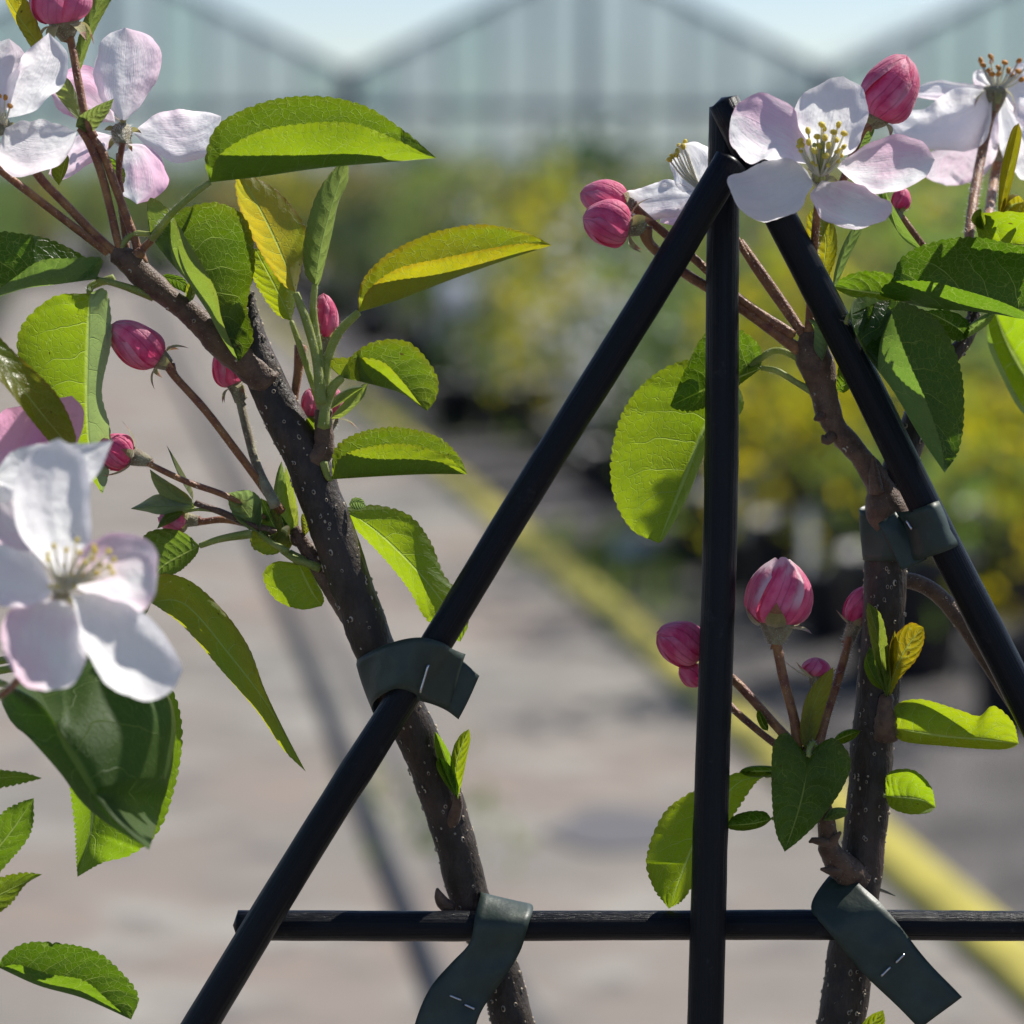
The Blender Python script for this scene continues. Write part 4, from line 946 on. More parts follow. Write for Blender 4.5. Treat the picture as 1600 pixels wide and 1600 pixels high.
# blossoms
def blossom(tree, cup, ax, r, stk=None, sr=5, sepals=5, sl=26, back=1.6, mat='wool'):
    """cup (x,y,z), ax pointing from the stalk into the flower"""
    cup = V3(cup); ax = Vector(ax).normalized(); mb = MB()
    ce, ra = mb.tube([tuple(cup - ax * r * 1.9), tuple(cup - ax * r), tuple(cup), tuple(cup + ax * r * .25)], [sr, r * .8, r, r * .8], 0, 14, seg=14, wob=.03)
    mb.hairs(ce, ra, 8, 6, 1, random.Random(int(cup.x)))
    o = mb.build('blossom', [M[mat], M['hair']], tree); u = ax.cross(Vector((0, 0, 1)));
    u = u.normalized() if u.length > .1 else Vector((1, 0, 0)); v = ax.cross(u)
    for k in range(sepals):
        a = k * 6.283 / sepals + .5; out = u * math.cos(a) + v * math.sin(a)
        sb = MB(); sepal_mb(sb, cup + out * r * .85, out, ax, sl, r * .42, back); sb.build('sepal', [M['sepal'], M['sred']], o)
    if stk: stalk(o, [tuple(cup - ax * r * 1.8)] + stk, [sr] + [sr] * (len(stk) - 1) + [sr * 1.2], 'red', 'flower_stalk', 1.0, 6, 10)
    return o
def ring(cx, cy, z, n, rx, ry, dx, dy, dz, seed):
    rr = random.Random(seed); out = []
    for k in range(n):
        a = k * 2.4; q = math.sqrt((k + .5) / n)
        out.append((cx + dx + rx * q * math.cos(a) + rr.uniform(-4, 4), cy + dy + ry * q * math.sin(a) + rr.uniform(-4, 4), z + dz + 18 * q * math.sin(a + .8)))
    return out
# F1 blossom seen from behind, upper left
f = blossom(TL, (190, 206, 0), (-.05, -.55, .85), 17, [(186, 262, -4), (188, 300, -8)], 5)
petal(f, (192, 192), (196, 43), [(150, 140), (148, 95), (168, 56)], [(232, 150), (252, 100), (236, 58)], 6, 30, cup=-14, pink=.4, side=1, top='back', ruffle=5)
petal(f, (208, 208), (346, 182), [(238, 180), (290, 171), (328, 176)], [(240, 236), (290, 256), (336, 232)], 6, 10, cup=-10, pink=.4, side=.5, top='back', ruffle=6)
petal(f, (196, 224), (214, 319), [(186, 250), (187, 296)], [(240, 232), (262, 280), (244, 308)], 6, 20, cup=-12, pink=.7, side=1, top='back')
petal(f, (176, 212), (76, 272), [(140, 205), (90, 235)], [(160, 242), (125, 268), (92, 282)], 6, 50, cup=-8, pink=.7, side=.5, top='back')
petal(f, (180, 192), (78, 142), [(172, 150), (138, 104), (100, 112)], [(140, 190), (95, 175)], 10, 60, cup=-8, pink=.8, side=.5, top='back')
stamens(f, (190, 190, 30), [(178, 160, 70), (186, 150, 72), (200, 156, 74), (206, 172, 66), (172, 172, 62)])
# F0 blossom at the left border, a little nearer
f = blossom(TL, (2, 196, -120), (.35, -.2, -.9), 16, [(-20, 230, -110), (-50, 250, -120)], 5)
petal(f, (12, 184), (76, 51), [(10, 130), (42, 82)], [(56, 172), (98, 130), (106, 84)], -124, -150, cup=14, pink=.12, side=.2, ruffle=7)
petal(f, (8, 200), (120, 206), [(40, 188), (85, 192)], [(-6, 250), (30, 274), (88, 262), (112, 232)], -124, -160, cup=16, pink=.15, side=.8, ruffle=5)
petal(f, (-4, 186), (14, 60), [(-50, 140), (-30, 80)], [(26, 150), (38, 100), (34, 78)], -118, -110, cup=-8, pink=.35, side=.7)
petal(f, (-8, 200), (-110, 190), [(-50, 160), (-90, 165)], [(-50, 230), (-90, 225)], -120, -150, cup=10, pink=.3)
stamens(f, (4, 194, -130), [(8, 152, -175), (-2, 150, -170), (16, 165, -180), (-12, 160, -175)], True)
# near blossom F2 with its neighbour F3 behind
f = blossom(TL, (98, 925, -668), (.25, .1, -.95), 13, [(60, 1010, -640), (10, 1080, -600), (-80, 1120, -560)], 6)
petal(f, (98, 905), (92, 685), [(40, 850), (20, 780), (40, 712)], [(138, 860), (142, 780), (132, 715)], -684, -700, cup=14, pink=.10, side=.5, ruffle=4, zm=-715)
petal(f, (112, 915), (246, 900), [(122, 868), (165, 834), (215, 838), (244, 862)], [(160, 935), (215, 952), (240, 935)], -684, -720, cup=20, pink=.6, side=.3, zm=-730, ruffle=5)
petal(f, (112, 930), (286, 1046), [(150, 925), (212, 946), (262, 996)], [(128, 1000), (165, 1068), (220, 1092), (268, 1078)], -684, -720, cup=22, pink=.08, side=.4, zm=-735, ruffle=6)
petal(f, (94, 938), (72, 1080), [(50, 938), (6, 975), (8, 1030), (38, 1068)], [(120, 960), (136, 1020), (112, 1068)], -684, -710, cup=26, pink=.5, side=.25, zm=-725, ruffle=7)
petal(f, (84, 920), (-40, 890), [(50, 868), (5, 852), (-30, 862)], [(50, 950), (5, 945), (-30, 930)], -684, -720, cup=18, pink=.2, zm=-728, ruffle=6)
stamens(f, (100, 915, -690), [(108 + 70 * math.cos(a) * q, 878 - 34 * math.sin(a) * q, -745 - 14 * math.cos(a * 2)) for a, q in [(.1, 1), (.5, 1.0), (.9, .9), (1.4, 1), (-.3, .95), (-.7, .8), (2., .8), (.3, .55), (1.1, .5), (2.5, .6), (-.2, .7), (.7, .75), (1.7, .55), (-.5, 1.1), (.0, .35), (2.9, .5)]], r=2.2)
stamens(f, (100, 922, -680), [(104 + 26 * math.cos(k * 1.7), 900 - 18 * math.sin(k * 2.1), -715) for k in range(9)], r=3.2, ar=3.6)
f = blossom(TL, (-20, 760, -560), (.2, -.3, -.9), 18, [(-60, 800, -540)], 6)
petal(f, (-14, 745), (176, 688), [(30, 700), (100, 694), (140, 692)], [(40, 790), (100, 780), (150, 745)], -565, -590, cup=8, pink=.03, zm=-585, ruffle=3)
petal(f, (-10, 760), (40, 632), [(-30, 710), (0, 648)], [(50, 740), (72, 680)], -180, -190, cup=6, pink=1., side=.5)
petal(f, (20, 760), (112, 618), [(40, 700), (78, 632)], [(95, 725), (126, 680), (130, 640)], -180, -150, cup=6, pink=1., side=.5)
petal(f, (-10, 775), (48, 870), [(-40, 800), (-10, 860)], [(20, 785), (58, 830)], -560, -600, cup=14, pink=.6, side=.5)
petal(f, (-20, 770), (24, 772), [(-10, 760), (15, 762)], [(-10, 785), (12, 785)], -575, -600, cup=6, pink=.0)
# buds
bud(TL, (248, 560, -30), (168, 508, -40), 33, [(275, 590, -30), (320, 640, -28), (372, 708, 0), (408, 757, 25), (440, 800, 46)], 6.5, 'red', pale=.35, seed=1, sep=28, back=1.4)
bud(TL, (366, 600, 60), (342, 545, 62), 24, [(376, 630, 58), (388, 680, 46), (402, 730, 30), (430, 790, 0)], 7.5, 'wool', pale=.5, seed=2, sep=26, back=1.6, cupl=28)
bud(TL, (204, 712, -20), (150, 695, -24), 29, [(232, 724, -22), (290, 752, 0), (356, 776, 25), (420, 812, 46)], 5, 'red', pale=.1, seed=3, sep=36, back=-.9, cupl=34)
bud(TL, (290, 812, 60), (246, 808, 60), 24, [(318, 815, 58), (352, 812, 56), (400, 822, 54), (440, 830, 50)], 5.5, 'red', pale=.2, dull=.3, seed=4, sep=14)
bud(TL, (510, 526, 6), (506, 456, 4), 20, [(507, 545, 4), (502, 580, 2), (504, 640, 0)], 5, 'wool', pale=.2, seed=5, sep=18, back=.6, cupl=12)
bud(TL, (486, 650, 60), (484, 606, 60), 15, [(486, 668, 60), (492, 700, 40)], 5, 'wool', pale=.3, dull=.4, seed=6, sep=22, back=-.6, cupl=10)
bud(TL, (522, 652, 56), (522, 604, 56), 15, [(518, 668, 50), (508, 690, 30)], 5, 'wool', pale=.2, dull=.2, seed=7, sep=34, back=1.2, cupl=8)
stalk(TL, [(470, 540, 40), (466, 580, 40), (460, 630, 36), (466, 690, 26)], [10, 7.5, 6, 6], 'red', 'flower_stalk', 1.)
bud(TL, (100, 34, -20), (86, -62, -24), 47, [(110, 62, -24), (122, 125, -34), (134, 185, -44), (146, 215, -42)], 6.5, 'red', pale=.55, dull=.45, seed=8, sep=32, back=2.3, cupl=30, open_=.6)
# ------------------------------------------------------------------ right apple tree
b1 = P((1308, 1640, 108)); TR = empty('apple_tree', (b1.x - .01, b1.y, 0))
setp(TR, 'young apple tree right of the upright cane, open blossom above and bud cluster below', 'apple tree')
branch(TR, 'trunk', [(1305, 1650, 108), (1320, 1560, 108), (1334, 1450, 107), (1346, 1350, 104), (1357, 1250, 98), (1364, 1150, 90), (1374, 1060, 80), (1381, 960, 70), (1384, 870, 62), (1388, 800, 58), (1404, 735, 60), (1424, 680, 64), (1446, 620, 70), (1474, 570, 80), (1512, 526, 95), (1524, 470, 110), (1530, 400, 130)],
       [37, 37, 35, 34, 34, 34, 34, 33, 33, 32, 27, 24, 20, 15, 11, 9, 7], lent=.36, seed=23, world_tail=[(b1.x, b1.y, .7), (b1.x - .008, b1.y, .35), (b1.x - .01, b1.y, -.01)], hair=.1)
branch(TR, 'branch', [(1396, 822, 50), (1384, 792, 38), (1376, 762, 34), (1356, 728, 30), (1328, 694, 28), (1306, 668, 28), (1294, 640, 28), (1286, 605, 28), (1276, 570, 26), (1268, 540, 24), (1262, 520, 22)],
       [34, 33, 22, 18, 17, 18, 21, 22, 27, 24, 14], 'brown', seed=24, hair=.5, wob=.14, wf=22, lent=.03)
branch(TR, 'leaf_scar_bud', [(1292, 645, 20), (1280, 652, 14), (1272, 656, 12)], [9, 8, 2], 'brown', seed=30)
branch(TR, 'leaf_scar_bud', [(1302, 680, 20), (1290, 688, 14), (1285, 680, 12)], [10, 8, 2], 'brown', seed=31)
branch(TR, 'leaf_scar_bud', [(1370, 770, 14), (1366, 740, 10), (1364, 712, 8)], [12, 9, 2], 'brown', seed=32)
branch(TR, 'branch', [(1340, 1375, 88), (1312, 1350, 62), (1296, 1325, 50), (1294, 1300, 42), (1286, 1260, 30), (1276, 1220, 20), (1268, 1180, 10), (1262, 1155, 4)], [26, 22, 17, 15, 14, 13, 12, 8], 'brown', seed=25, hair=.5, wob=.13, wf=16)
branch(TR, 'leaf_scar_bud', [(1300, 1318, 34), (1286, 1316, 26), (1270, 1313, 22), (1264, 1316, 20)], [8, 7, 5, 1.5], 'brown', seed=33)
branch(TR, 'leaf_scar_bud', [(1298, 1318, 34), (1306, 1308, 26), (1314, 1300, 24)], [8, 6, 2], 'brown', seed=34)
branch(TR, 'leaf_scar_bud', [(1312, 1360, 50), (1298, 1360, 44), (1282, 1358, 42)], [10, 8, 2], 'brown', seed=36)
branch(TR, 'branch', [(1384, 1150, 62), (1384, 1128, 48), (1384, 1108, 44), (1385, 1086, 42)], [20, 17, 13, 11], 'brown', seed=26, wob=.12, wf=12, shape=lambda a, t: 1 + .08 * math.sin(t * 30))
branch(TR, 'branch', [(1396, 910, 78), (1425, 908, 90), (1462, 926, 96), (1500, 968, 100), (1540, 1030, 100), (1575, 1090, 98), (1620, 1160, 90)], [12, 12.5, 13, 13, 12, 9, 7], 'brown', seed=27, hair=.3, lent=.02)
Rr = lambda *a, **k: leaf(TR, *a, **k)
# RA RB left pair
Rr([(1150, 592), (1104, 664), (1066, 760), (1029, 849)], [(1096, 562), (1036, 577), (982, 628), (957, 700), (958, 770), (986, 826)], [(1160, 640), (1110, 690), (1075, 775), (1040, 838)],
   [(1180, 566, 50), (1210, 548, 44), (1240, 556, 34), (1258, 572, 28)], 5.5, z=62, zt=54, width=100, s1=.3, s2=.95, top='back', dark=.0, yel=.12, teeth=34, bulge=.06)
Rr([(1190, 575), (1150, 592), (1096, 612), (1047, 634)], [(1186, 540), (1150, 514), (1104, 520), (1072, 575)], [(1170, 590), (1140, 612), (1092, 640), (1058, 640)],
   [(1215, 580, 36), (1245, 598, 30), (1270, 612, 28)], 5, z=44, width=58, s1=.8, s2=-.5, dark=.45, yel=.05, teeth=20)
# RC RD RE
Rr([(1440, 470, 60), (1395, 462, 56), (1345, 455, 52), (1300, 447, 50)], [(1400, 432), (1350, 424), (1318, 434)], [(1400, 470), (1350, 468), (1318, 458)], width=40, s1=.8, s2=-.8, dark=.25, teeth=18)
Rr([(1680, 474, 60), (1600, 486, 52), (1530, 486, 46), (1450, 481, 40), (1374, 462, 36)], [(1640, 400), (1580, 382), (1520, 371), (1460, 378), (1410, 402), (1392, 440)], [(1640, 500), (1560, 470), (1500, 452), (1450, 440), (1400, 440), (1380, 448)],
   [(1720, 480, 66)], width=95, s1=.9, s2=-.9, dark=.85, teeth=32, bulge=.10)
Rr([(1326, 492, -72), (1350, 548, -70), (1396, 612, -64), (1436, 680, -54), (1476, 739, -46)], [(1392, 470), (1462, 498), (1498, 566), (1506, 640), (1498, 702)], [(1340, 466), (1384, 474), (1402, 520), (1420, 566), (1448, 630), (1470, 695)],
   [(1322, 508, -50), (1330, 540, 20), (1370, 640, 60)], 4, width=95, s1=.6, s2=-1.4, dark=.85, wool=1.2, teeth=34, bulge=.10)  # front half coloured paler through wool to look lit
Rr([(1548, 470, 380), (1575, 540, 390), (1610, 600, 400), (1670, 690, 400)], [(1545, 510), (1565, 570), (1610, 650)], [(1600, 480), (1650, 540), (1680, 620)], [(1530, 440, 340), (1525, 420, 280)], width=80, s1=.3, s2=.5, top='back', dark=.1, yel=.05, teeth=26)
Rr([(1512, 528, 70), (1496, 512, 60), (1460, 492, 54), (1440, 486, 50)], [(1512, 502), (1480, 485)], [(1492, 532), (1458, 512)], width=40, s1=.6, s2=.5, dark=.95, teeth=10)
Rr([(1500, 532, 90), (1530, 505, 76), (1556, 488, 60)], [(1512, 512), (1540, 492)], [(1518, 524), (1545, 505)], width=10, s1=.5, s2=-.5, dark=.1, wool=.5, serr=0)
Rr([(1530, 376, 110), (1560, 380, 112), (1600, 385, 116), (1650, 380, 120)], [(1526, 340), (1560, 331), (1604, 334), (1640, 350)], [(1540, 398), (1590, 410), (1630, 400)], [(1520, 392, 120)], width=46, s1=-.4, s2=.6, top='back', dark=.05, yel=.15, teeth=18)
Rr([(1536, 362, 124), (1528, 345, 124), (1532, 326, 124)], [(1518, 346), (1522, 332)], [(1540, 345), (1536, 332)], width=10, dark=.2, yel=.3, serr=0)
# below the blossom
Rr([(1282, 452, 10), (1288, 410, 8), (1290, 370, 4), (1270, 325, 0)], [(1275, 420), (1262, 370), (1262, 340)], [(1298, 425), (1308, 385), (1300, 345)], width=30, s1=.3, s2=.4, top='back', dark=.0, yel=.7, serr=1.5, teeth=14)
Rr([(1300, 460, 20), (1312, 415, 20), (1328, 375, 20), (1348, 345, 20)], [(1304, 425), (1316, 385), (1336, 350)], [(1312, 435), (1330, 395), (1346, 362)], width=16, s1=-.7, s2=-.7, dark=.2, wool=.7, serr=0)
Rr([(1285, 565, -6), (1290, 525, -14), (1285, 505, -16), (1262, 498, -12)], [(1272, 545), (1272, 515)], [(1292, 545), (1296, 515)], width=14, s1=-.5, s2=.5, dark=.2, wool=.4, serr=0, top='back')
Rr([(1308, 610, 30), (1330, 590, 26), (1325, 555, 22)], [(1308, 590), (1312, 566)], [(1322, 612), (1340, 585)], width=24, s1=.4, s2=.4, dark=.25, serr=1, teeth=10)
Rr([(1368, 236, -20), (1392, 330, 20), (1410, 372, 40), (1445, 395, 60)], [(1372, 300), (1402, 360)], [(1380, 290), (1412, 350)], width=10, s1=.4, s2=-.4, dark=.3, wool=.3, serr=0)
Rr([(1340, 240, 10), (1350, 215, 6), (1364, 190, 2)], [(1338, 222), (1350, 198)], [(1352, 232), (1366, 205)], width=12, s1=.4, s2=.3, dark=.3, wool=.4, serr=0)
Rr([(1560, 345, 200), (1570, 290, 200), (1582, 240, 200), (1592, 192, 200)], [(1560, 310), (1565, 260), (1580, 205)], [(1572, 320), (1585, 270), (1596, 215)], width=18, s1=-.6, s2=-.6, dark=.1, yel=1., serr=1, teeth=14)
Rr([(1600, 315, 230), (1580, 322, 230), (1566, 345, 230)], [(1590, 306), (1570, 322)], [(1604, 335), (1584, 345)], width=20, s1=.4, s2=.3, dark=.2, yel=.9, serr=0)
# lower cluster leaves
Rr([(1263, 1182, -24), (1258, 1222, -30), (1246, 1272, -34), (1226, 1331, -30)], [(1248, 1165), (1228, 1145), (1208, 1166), (1206, 1240), (1212, 1298)], [(1278, 1165), (1304, 1154), (1329, 1186), (1318, 1228), (1282, 1280), (1250, 1312)],
   [(1264, 1172, -16), (1270, 1160, -2), (1276, 1175, 8)], 4.5, width=64, s1=-.25, s2=-.25, top='cam', dark=.65, yel=0, teeth=24, serr=1.8, bulge=-.10)
Rr([(1196, 1212, 44), (1150, 1226, 50), (1098, 1292, 54), (1064, 1370, 54), (1045, 1420, 54)], [(1160, 1206), (1100, 1228), (1040, 1268), (1011, 1338), (1020, 1384)], [(1178, 1226), (1142, 1280), (1104, 1340), (1072, 1400)],
   [(1215, 1208, 36), (1245, 1206, 26), (1268, 1200, 16)], 5, width=70, s1=.3, s2=.6, top='back', dark=.0, yel=.15, teeth=30, bulge=.06)
Rr([(1206, 1280, 28), (1175, 1287, 30), (1136, 1290, 34)], [(1194, 1268), (1168, 1268), (1145, 1276)], [(1190, 1292), (1164, 1298), (1142, 1296)], [(1230, 1262, 22), (1270, 1225, 20)], 3.2, width=20, s1=.7, s2=-.6, dark=.8, serr=1, teeth=12)
Rr([(1240, 1205, 40), (1170, 1205, 44), (1155, 1206, 44)], [(1200, 1198), (1165, 1200)], [(1200, 1212), (1168, 1212)], width=10, dark=.3, serr=0)
Rr([(1398, 1138, 66), (1470, 1150, 62), (1540, 1156, 60), (1592, 1162, 60)], [(1400, 1102), (1440, 1093), (1500, 1110), (1530, 1119), (1552, 1103), (1582, 1128)], [(1410, 1158), (1480, 1166), (1550, 1171), (1580, 1169)],
   [(1386, 1134, 64)], 4, width=38, s1=.4, s2=-.3, top='back', dark=.0, yel=.2, teeth=28, serr=1.8)
Rr([(1384, 1244, 70), (1410, 1246, 68), (1440, 1250, 68), (1462, 1262, 68)], [(1388, 1208), (1426, 1203), (1454, 1228)], [(1392, 1262), (1420, 1272), (1450, 1270)], [(1372, 1240, 72)], 4, width=34, s1=.4, s2=-.3, top='back', dark=.05, yel=.05, teeth=18, serr=1.6)
Rr([(1386, 1092, 34), (1378, 1040, 26), (1370, 990, 22), (1356, 941, 20)], [(1374, 1060), (1360, 1000), (1354, 960)], [(1392, 1060), (1386, 1000), (1376, 960)], width=20, s1=-.5, s2=-.5, dark=.15, yel=.35, wool=.25, serr=1.4, teeth=14)
Rr([(1390, 1090, 34), (1398, 1050, 28), (1418, 1010, 26), (1443, 980, 26)], [(1386, 1050), (1392, 1005), (1420, 974)], [(1406, 1060), (1432, 1030), (1444, 1000)], width=24, s1=.4, s2=.3, top='cam', dark=.0, yel=.95, serr=1.4, teeth=14)
Rr([(1384, 1080, 32), (1366, 1058, 30), (1354, 1030, 30), (1358, 1010, 30)], [(1362, 1068), (1350, 1040)], [(1378, 1050), (1368, 1020)], width=16, s1=.3, s2=.3, top='back', dark=.5, serr=0)
Rr([(1392, 1062, 30), (1396, 1030, 28), (1398, 985, 26)], [(1388, 1040), (1392, 1005)], [(1400, 1040), (1402, 1008)], width=6, dark=0, yel=.9, serr=0)
Rr([(1262, 1176, -4), (1264, 1130, -10), (1278, 1085, -14), (1302, 1042, -16)], [(1250, 1150), (1256, 1100), (1274, 1066)], [(1276, 1150), (1288, 1110), (1300, 1070)], width=22, s1=-.6, s2=.3, top='back', dark=.2, yel=.65, serr=1, teeth=14)
Rr([(1262, 1178, 8), (1258, 1130, 8), (1262, 1090, 8)], [(1252, 1150), (1256, 1110)], [(1268, 1150), (1266, 1110)], width=8, dark=.2, yel=.5, serr=0)
Rr([(1286, 1282, 20), (1305, 1272, 14), (1326, 1268, 12)], [(1298, 1264), (1318, 1262)], [(1300, 1282), (1320, 1276)], width=10, s1=-.4, s2=-.4, dark=.2, wool=.6, serr=0)
Rr([(1345, 1650, 60), (1352, 1615, 56), (1380, 1578, 54)], [(1342, 1612), (1358, 1588)], [(1366, 1625), (1382, 1600)], width=26, s1=.4, s2=.4, top='back', dark=.0, yel=.25, serr=1.5, teeth=12)
Rr([(1200, 1142, 20), (1192, 1130, 20), (1184, 1108, 20)], [(1190, 1138), (1182, 1120)], [(1200, 1132), (1190, 1114)], width=4, dark=.3, serr=0)
Rr([(1300, 1160, 40), (1322, 1150, 44), (1345, 1142, 46)], [(1310, 1148), (1330, 1140)], [(1314, 1162), (1336, 1152)], width=6, dark=.4, serr=0)
# G1 main blossom
f = blossom(TR, (1282, 276, -105), (0, -.35, -.93), 14, [(1276, 340, -60), (1271, 400, -20), (1266, 470, 10), (1266, 530, 20)], 6.5, sl=24)
petal(f, (1264, 256), (1143, 180), [(1198, 252), (1172, 258), (1147, 228), (1140, 200)], [(1258, 196), (1228, 162), (1188, 147), (1156, 158)], -120, -150, cup=18, pink=.62, side=.65, zm=-155, ruffle=7)
petal(f, (1288, 246), (1318, 119), [(1250, 222), (1243, 180), (1252, 148), (1282, 128)], [(1326, 240), (1352, 204), (1358, 172), (1346, 140)], -115, -120, cup=16, pink=.10, side=.5, zm=-140, ruffle=7)
petal(f, (1308, 262), (1461, 250), [(1338, 232), (1385, 214), (1438, 216)], [(1340, 292), (1388, 302), (1436, 286)], -120, -135, cup=16, pink=.6, side=.15, zm=-150, ruffle=7)
petal(f, (1284, 282), (1384, 344), [(1262, 312), (1288, 342), (1340, 358)], [(1322, 284), (1372, 300), (1394, 326)], -122, -160, cup=18, pink=.6, side=.6, zm=-160, ruffle=7)
petal(f, (1262, 268), (1142, 300), [(1224, 240), (1180, 262), (1138, 275)], [(1272, 296), (1244, 328), (1200, 347), (1164, 336)], -120, -165, cup=20, pink=.10, side=.5, zm=-165, ruffle=7)
tp = [(1262, 204), (1284, 195), (1287, 200), (1310, 195), (1319, 209), (1306, 218), (1264, 222), (1250, 220), (1252, 226), (1318, 230), (1312, 236), (1290, 243), (1294, 227), (1277, 214), (1303, 206), (1289, 215), (1280, 228), (1272, 236)]
stamens(f, (1281, 274, -122), [(x_, y_, -165 - 10 * math.sin(i * 2.3)) for i, (x_, y_) in enumerate(tp)], r=1.9, ar=5.6)
for k in range(5):
    mb = MB(); a_ = k * 1.2566; mb.tube([(1281 + 5 * math.cos(a_), 280 + 3 * math.sin(a_), -112), (1281 + 5 * math.cos(a_), 262, -134), (1282 + 12 * math.cos(a_), 232 + 7 * math.sin(a_), -160)], [4, 3, 2.4], 0, 8, seg=8)
    mb.blob(P((1282 + 12 * math.cos(a_), 231 + 7 * math.sin(a_), -160)), Vector((0, 0, 1)), Rw(3.6), Rw(4.2), 0); mb.build('style', M['sty'], f)
stamens(f, (1281, 276, -120), [(1281 + 34 * math.cos(k * 1.9) , 243 + 16 * math.sin(k * 2.3), -150) for k in range(10)], r=2.2, ar=3.6)
# H1 blossom behind canes
f = blossom(TR, (1105, 305, 60), (-.3, -.5, -.4), 12, [(1130, 340, 60), (1180, 420, 50), (1222, 480, 40), (1252, 520, 26)], 5.5, sl=18)
petal(f, (1104, 300), (1062, 226), [(1062, 298), (1050, 262), (1052, 240)], [(1118, 260), (1110, 232), (1088, 220)], 50, 30, cup=-8, pink=.05, top='back', ruffle=5)
petal(f, (1098, 306), (967, 316), [(1050, 282), (1010, 290), (985, 296)], [(1060, 338), (1010, 346), (985, 338)], 50, 20, cup=-10, pink=.25, side=.9, top='back', ruffle=7)
petal(f, (1104, 310), (1030, 348), [(1070, 312), (1040, 325)], [(1090, 335), (1058, 350)], 55, 35, cup=8, pink=.6, top='cam')
petal(f, (1112, 300), (1190, 262), [(1130, 262), (1165, 248)], [(1140, 312), (1180, 296)], 60, 80, cup=-8, pink=.1, top='back')
stamens(f, (1100, 300, 52), [(1058, 236, 30), (1062, 228, 34), (1050, 244, 30), (1070, 222, 36), (1046, 250, 28), (1056, 242, 34), (1068, 229, 26)])
# G2 blossom upper right, a little further away
f = blossom(TR, (1556, 140, 330), (.12, -.98, -.15), 19, [(1545, 190, 325), (1532, 250, 300), (1520, 320, 220), (1514, 380, 150), (1520, 430, 125)], 8, sl=40, back=2.6)
petal(f, (1548, 136), (1420, 146), [(1500, 128), (1452, 127)], [(1510, 156), (1455, 156)], 330, 330, cup=6, pink=.35, ruffle=3)
petal(f, (1552, 142), (1388, 186), [(1490, 138), (1452, 168), (1418, 174)], [(1540, 220), (1480, 236), (1412, 224)], 326, 290, cup=-14, pink=.12, side=.7, ruffle=7)
petal(f, (1556, 142), (1478, 290), [(1500, 200), (1446, 250), (1446, 276)], [(1560, 230), (1535, 275), (1505, 288)], 345, 380, cup=10, pink=.6, side=.5)
petal(f, (1564, 140), (1655, 150), [(1590, 100), (1630, 110)], [(1600, 200), (1650, 190)], 340, 360, cup=6, pink=.2)
petal(f, (1562, 146), (1640, 270), [(1560, 220), (1590, 280)], [(1620, 180), (1650, 230)], 350, 370, cup=6, pink=.15)
petal(f, (1550, 134), (1520, 122), [(1535, 110), (1522, 112)], [(1540, 150), (1524, 140)], 335, 350, cup=2, pink=.5)
stamens(f, (1556, 140, 320), [(1532, 94, 318), (1536, 102, 316), (1548, 88, 318), (1549, 96, 322), (1570, 98, 318), (1560, 106, 314), (1576, 110, 316), (1592, 95, 320), (1591, 111, 314), (1544, 110, 316), (1560, 115, 310), (1596, 124, 316), (1604, 104, 320), (1550, 116, 312), (1582, 118, 318)], True, 2.0, 5)
f = blossom(TR, (1562, 225, 420), (.1, -.9, .3), 17, [(1552, 290, 380), (1540, 370, 200), (1530, 420, 140)], 8, sl=34, back=2)
petal(f, (1556, 215), (1470, 240), [(1520, 190), (1480, 205)], [(1530, 260), (1485, 270)], 425, 440, cup=-6, pink=.5)
petal(f, (1568, 215), (1650, 240), [(1600, 180), (1640, 200)], [(1600, 260), (1640, 270)], 425, 440, cup=-6, pink=.2)
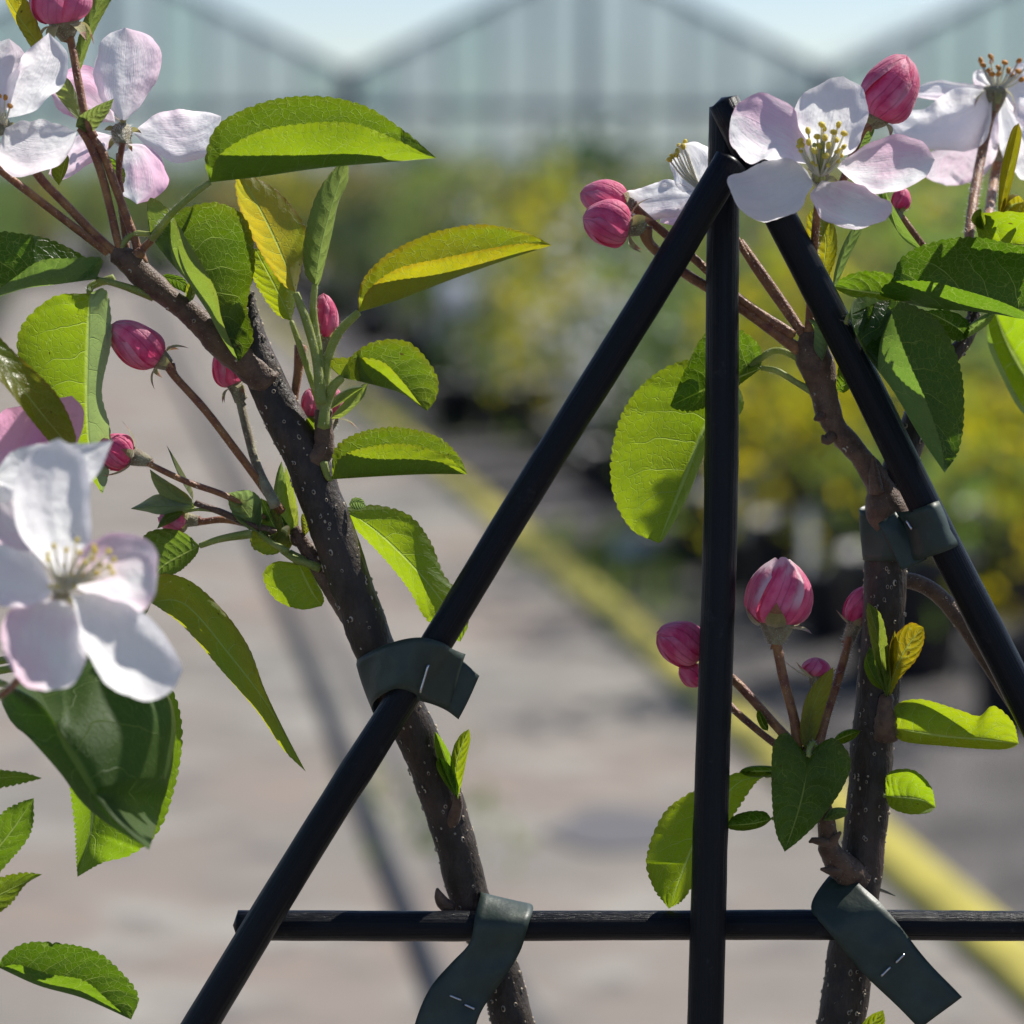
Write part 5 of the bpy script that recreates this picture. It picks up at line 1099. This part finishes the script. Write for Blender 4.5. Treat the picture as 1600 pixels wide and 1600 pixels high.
# buds of the right tree
bud(TR, (975, 318, 30), (906, 300, 20), 29, [(1000, 332, 30), (1080, 400, 30), (1160, 470, 30), (1240, 524, 24)], 7, 'red', pale=.25, dull=.1, seed=21, sep=14, cupl=14)
bud(TR, (982, 352, -10), (909, 341, -16), 36, [(1016, 382, -4), (1060, 420, 30), (1110, 452, 34), (1170, 490, 32), (1250, 548, 24)], 8, 'red', pale=.12, dull=.08, seed=22, sep=30, back=1.9, cupl=26)
bud(TR, (1370, 182, -20), (1418, 86, -24), 43, [(1352, 200, -16), (1336, 232, -8), (1304, 320, 10), (1272, 420, 20), (1264, 520, 22)], 6, 'red', pale=.3, seed=23, sep=24, back=1.6, cupl=18)
bud(TR, (1406, 326, 60), (1412, 292, 60), 15, [(1410, 340, 60), (1426, 362, 60), (1450, 392, 70), (1500, 440, 100)], 5.5, 'red', pale=.1, seed=24, sep=10, cupl=16)
bud(TR, (1214, 974, 20), (1222, 868, 16), 52, [(1214, 1010, 20), (1224, 1060, 18), (1240, 1120, 12), (1248, 1165, 6)], 8, 'red', pale=1.0, dull=.12, seed=31, sep=34, back=.9, cupl=32, open_=.5)
bud(TR, (1096, 1016, 60), (1024, 990, 54), 35, [(1118, 1036, 58), (1160, 1076, 44), (1218, 1140, 20), (1250, 1175, 10)], 7.5, 'red', pale=.1, seed=32, sep=24, back=1.4)
bud(TR, (1098, 1062, 80), (1060, 1044, 76), 19, [(1122, 1080, 74), (1150, 1112, 60), (1208, 1160, 30), (1250, 1185, 12)], 6, 'red', pale=.1, seed=33, sep=26, back=1.2)
bud(TR, (1336, 974, 112), (1360, 912, 118), 25, [(1326, 1002, 100), (1310, 1060, 70), (1291, 1120, 36), (1278, 1168, 8)], 7, 'red', pale=.05, seed=34, sep=22, back=-.2, cupl=32)
bud(TR, (1274, 1056, 44), (1277, 1026, 42), 22, [(1274, 1068, 42), (1270, 1100, 34), (1266, 1150, 14)], 6, 'wool', pale=.1, seed=35, sep=38, back=-.25, cupl=10)
# stray flower stalks joining the spur
stalk(TR, [(1156, 378, 60), (1190, 425, 50), (1225, 475, 40), (1256, 524, 26)], [7, 7, 7, 8], 'red', 'flower_stalk', 1.2, 6, 10)
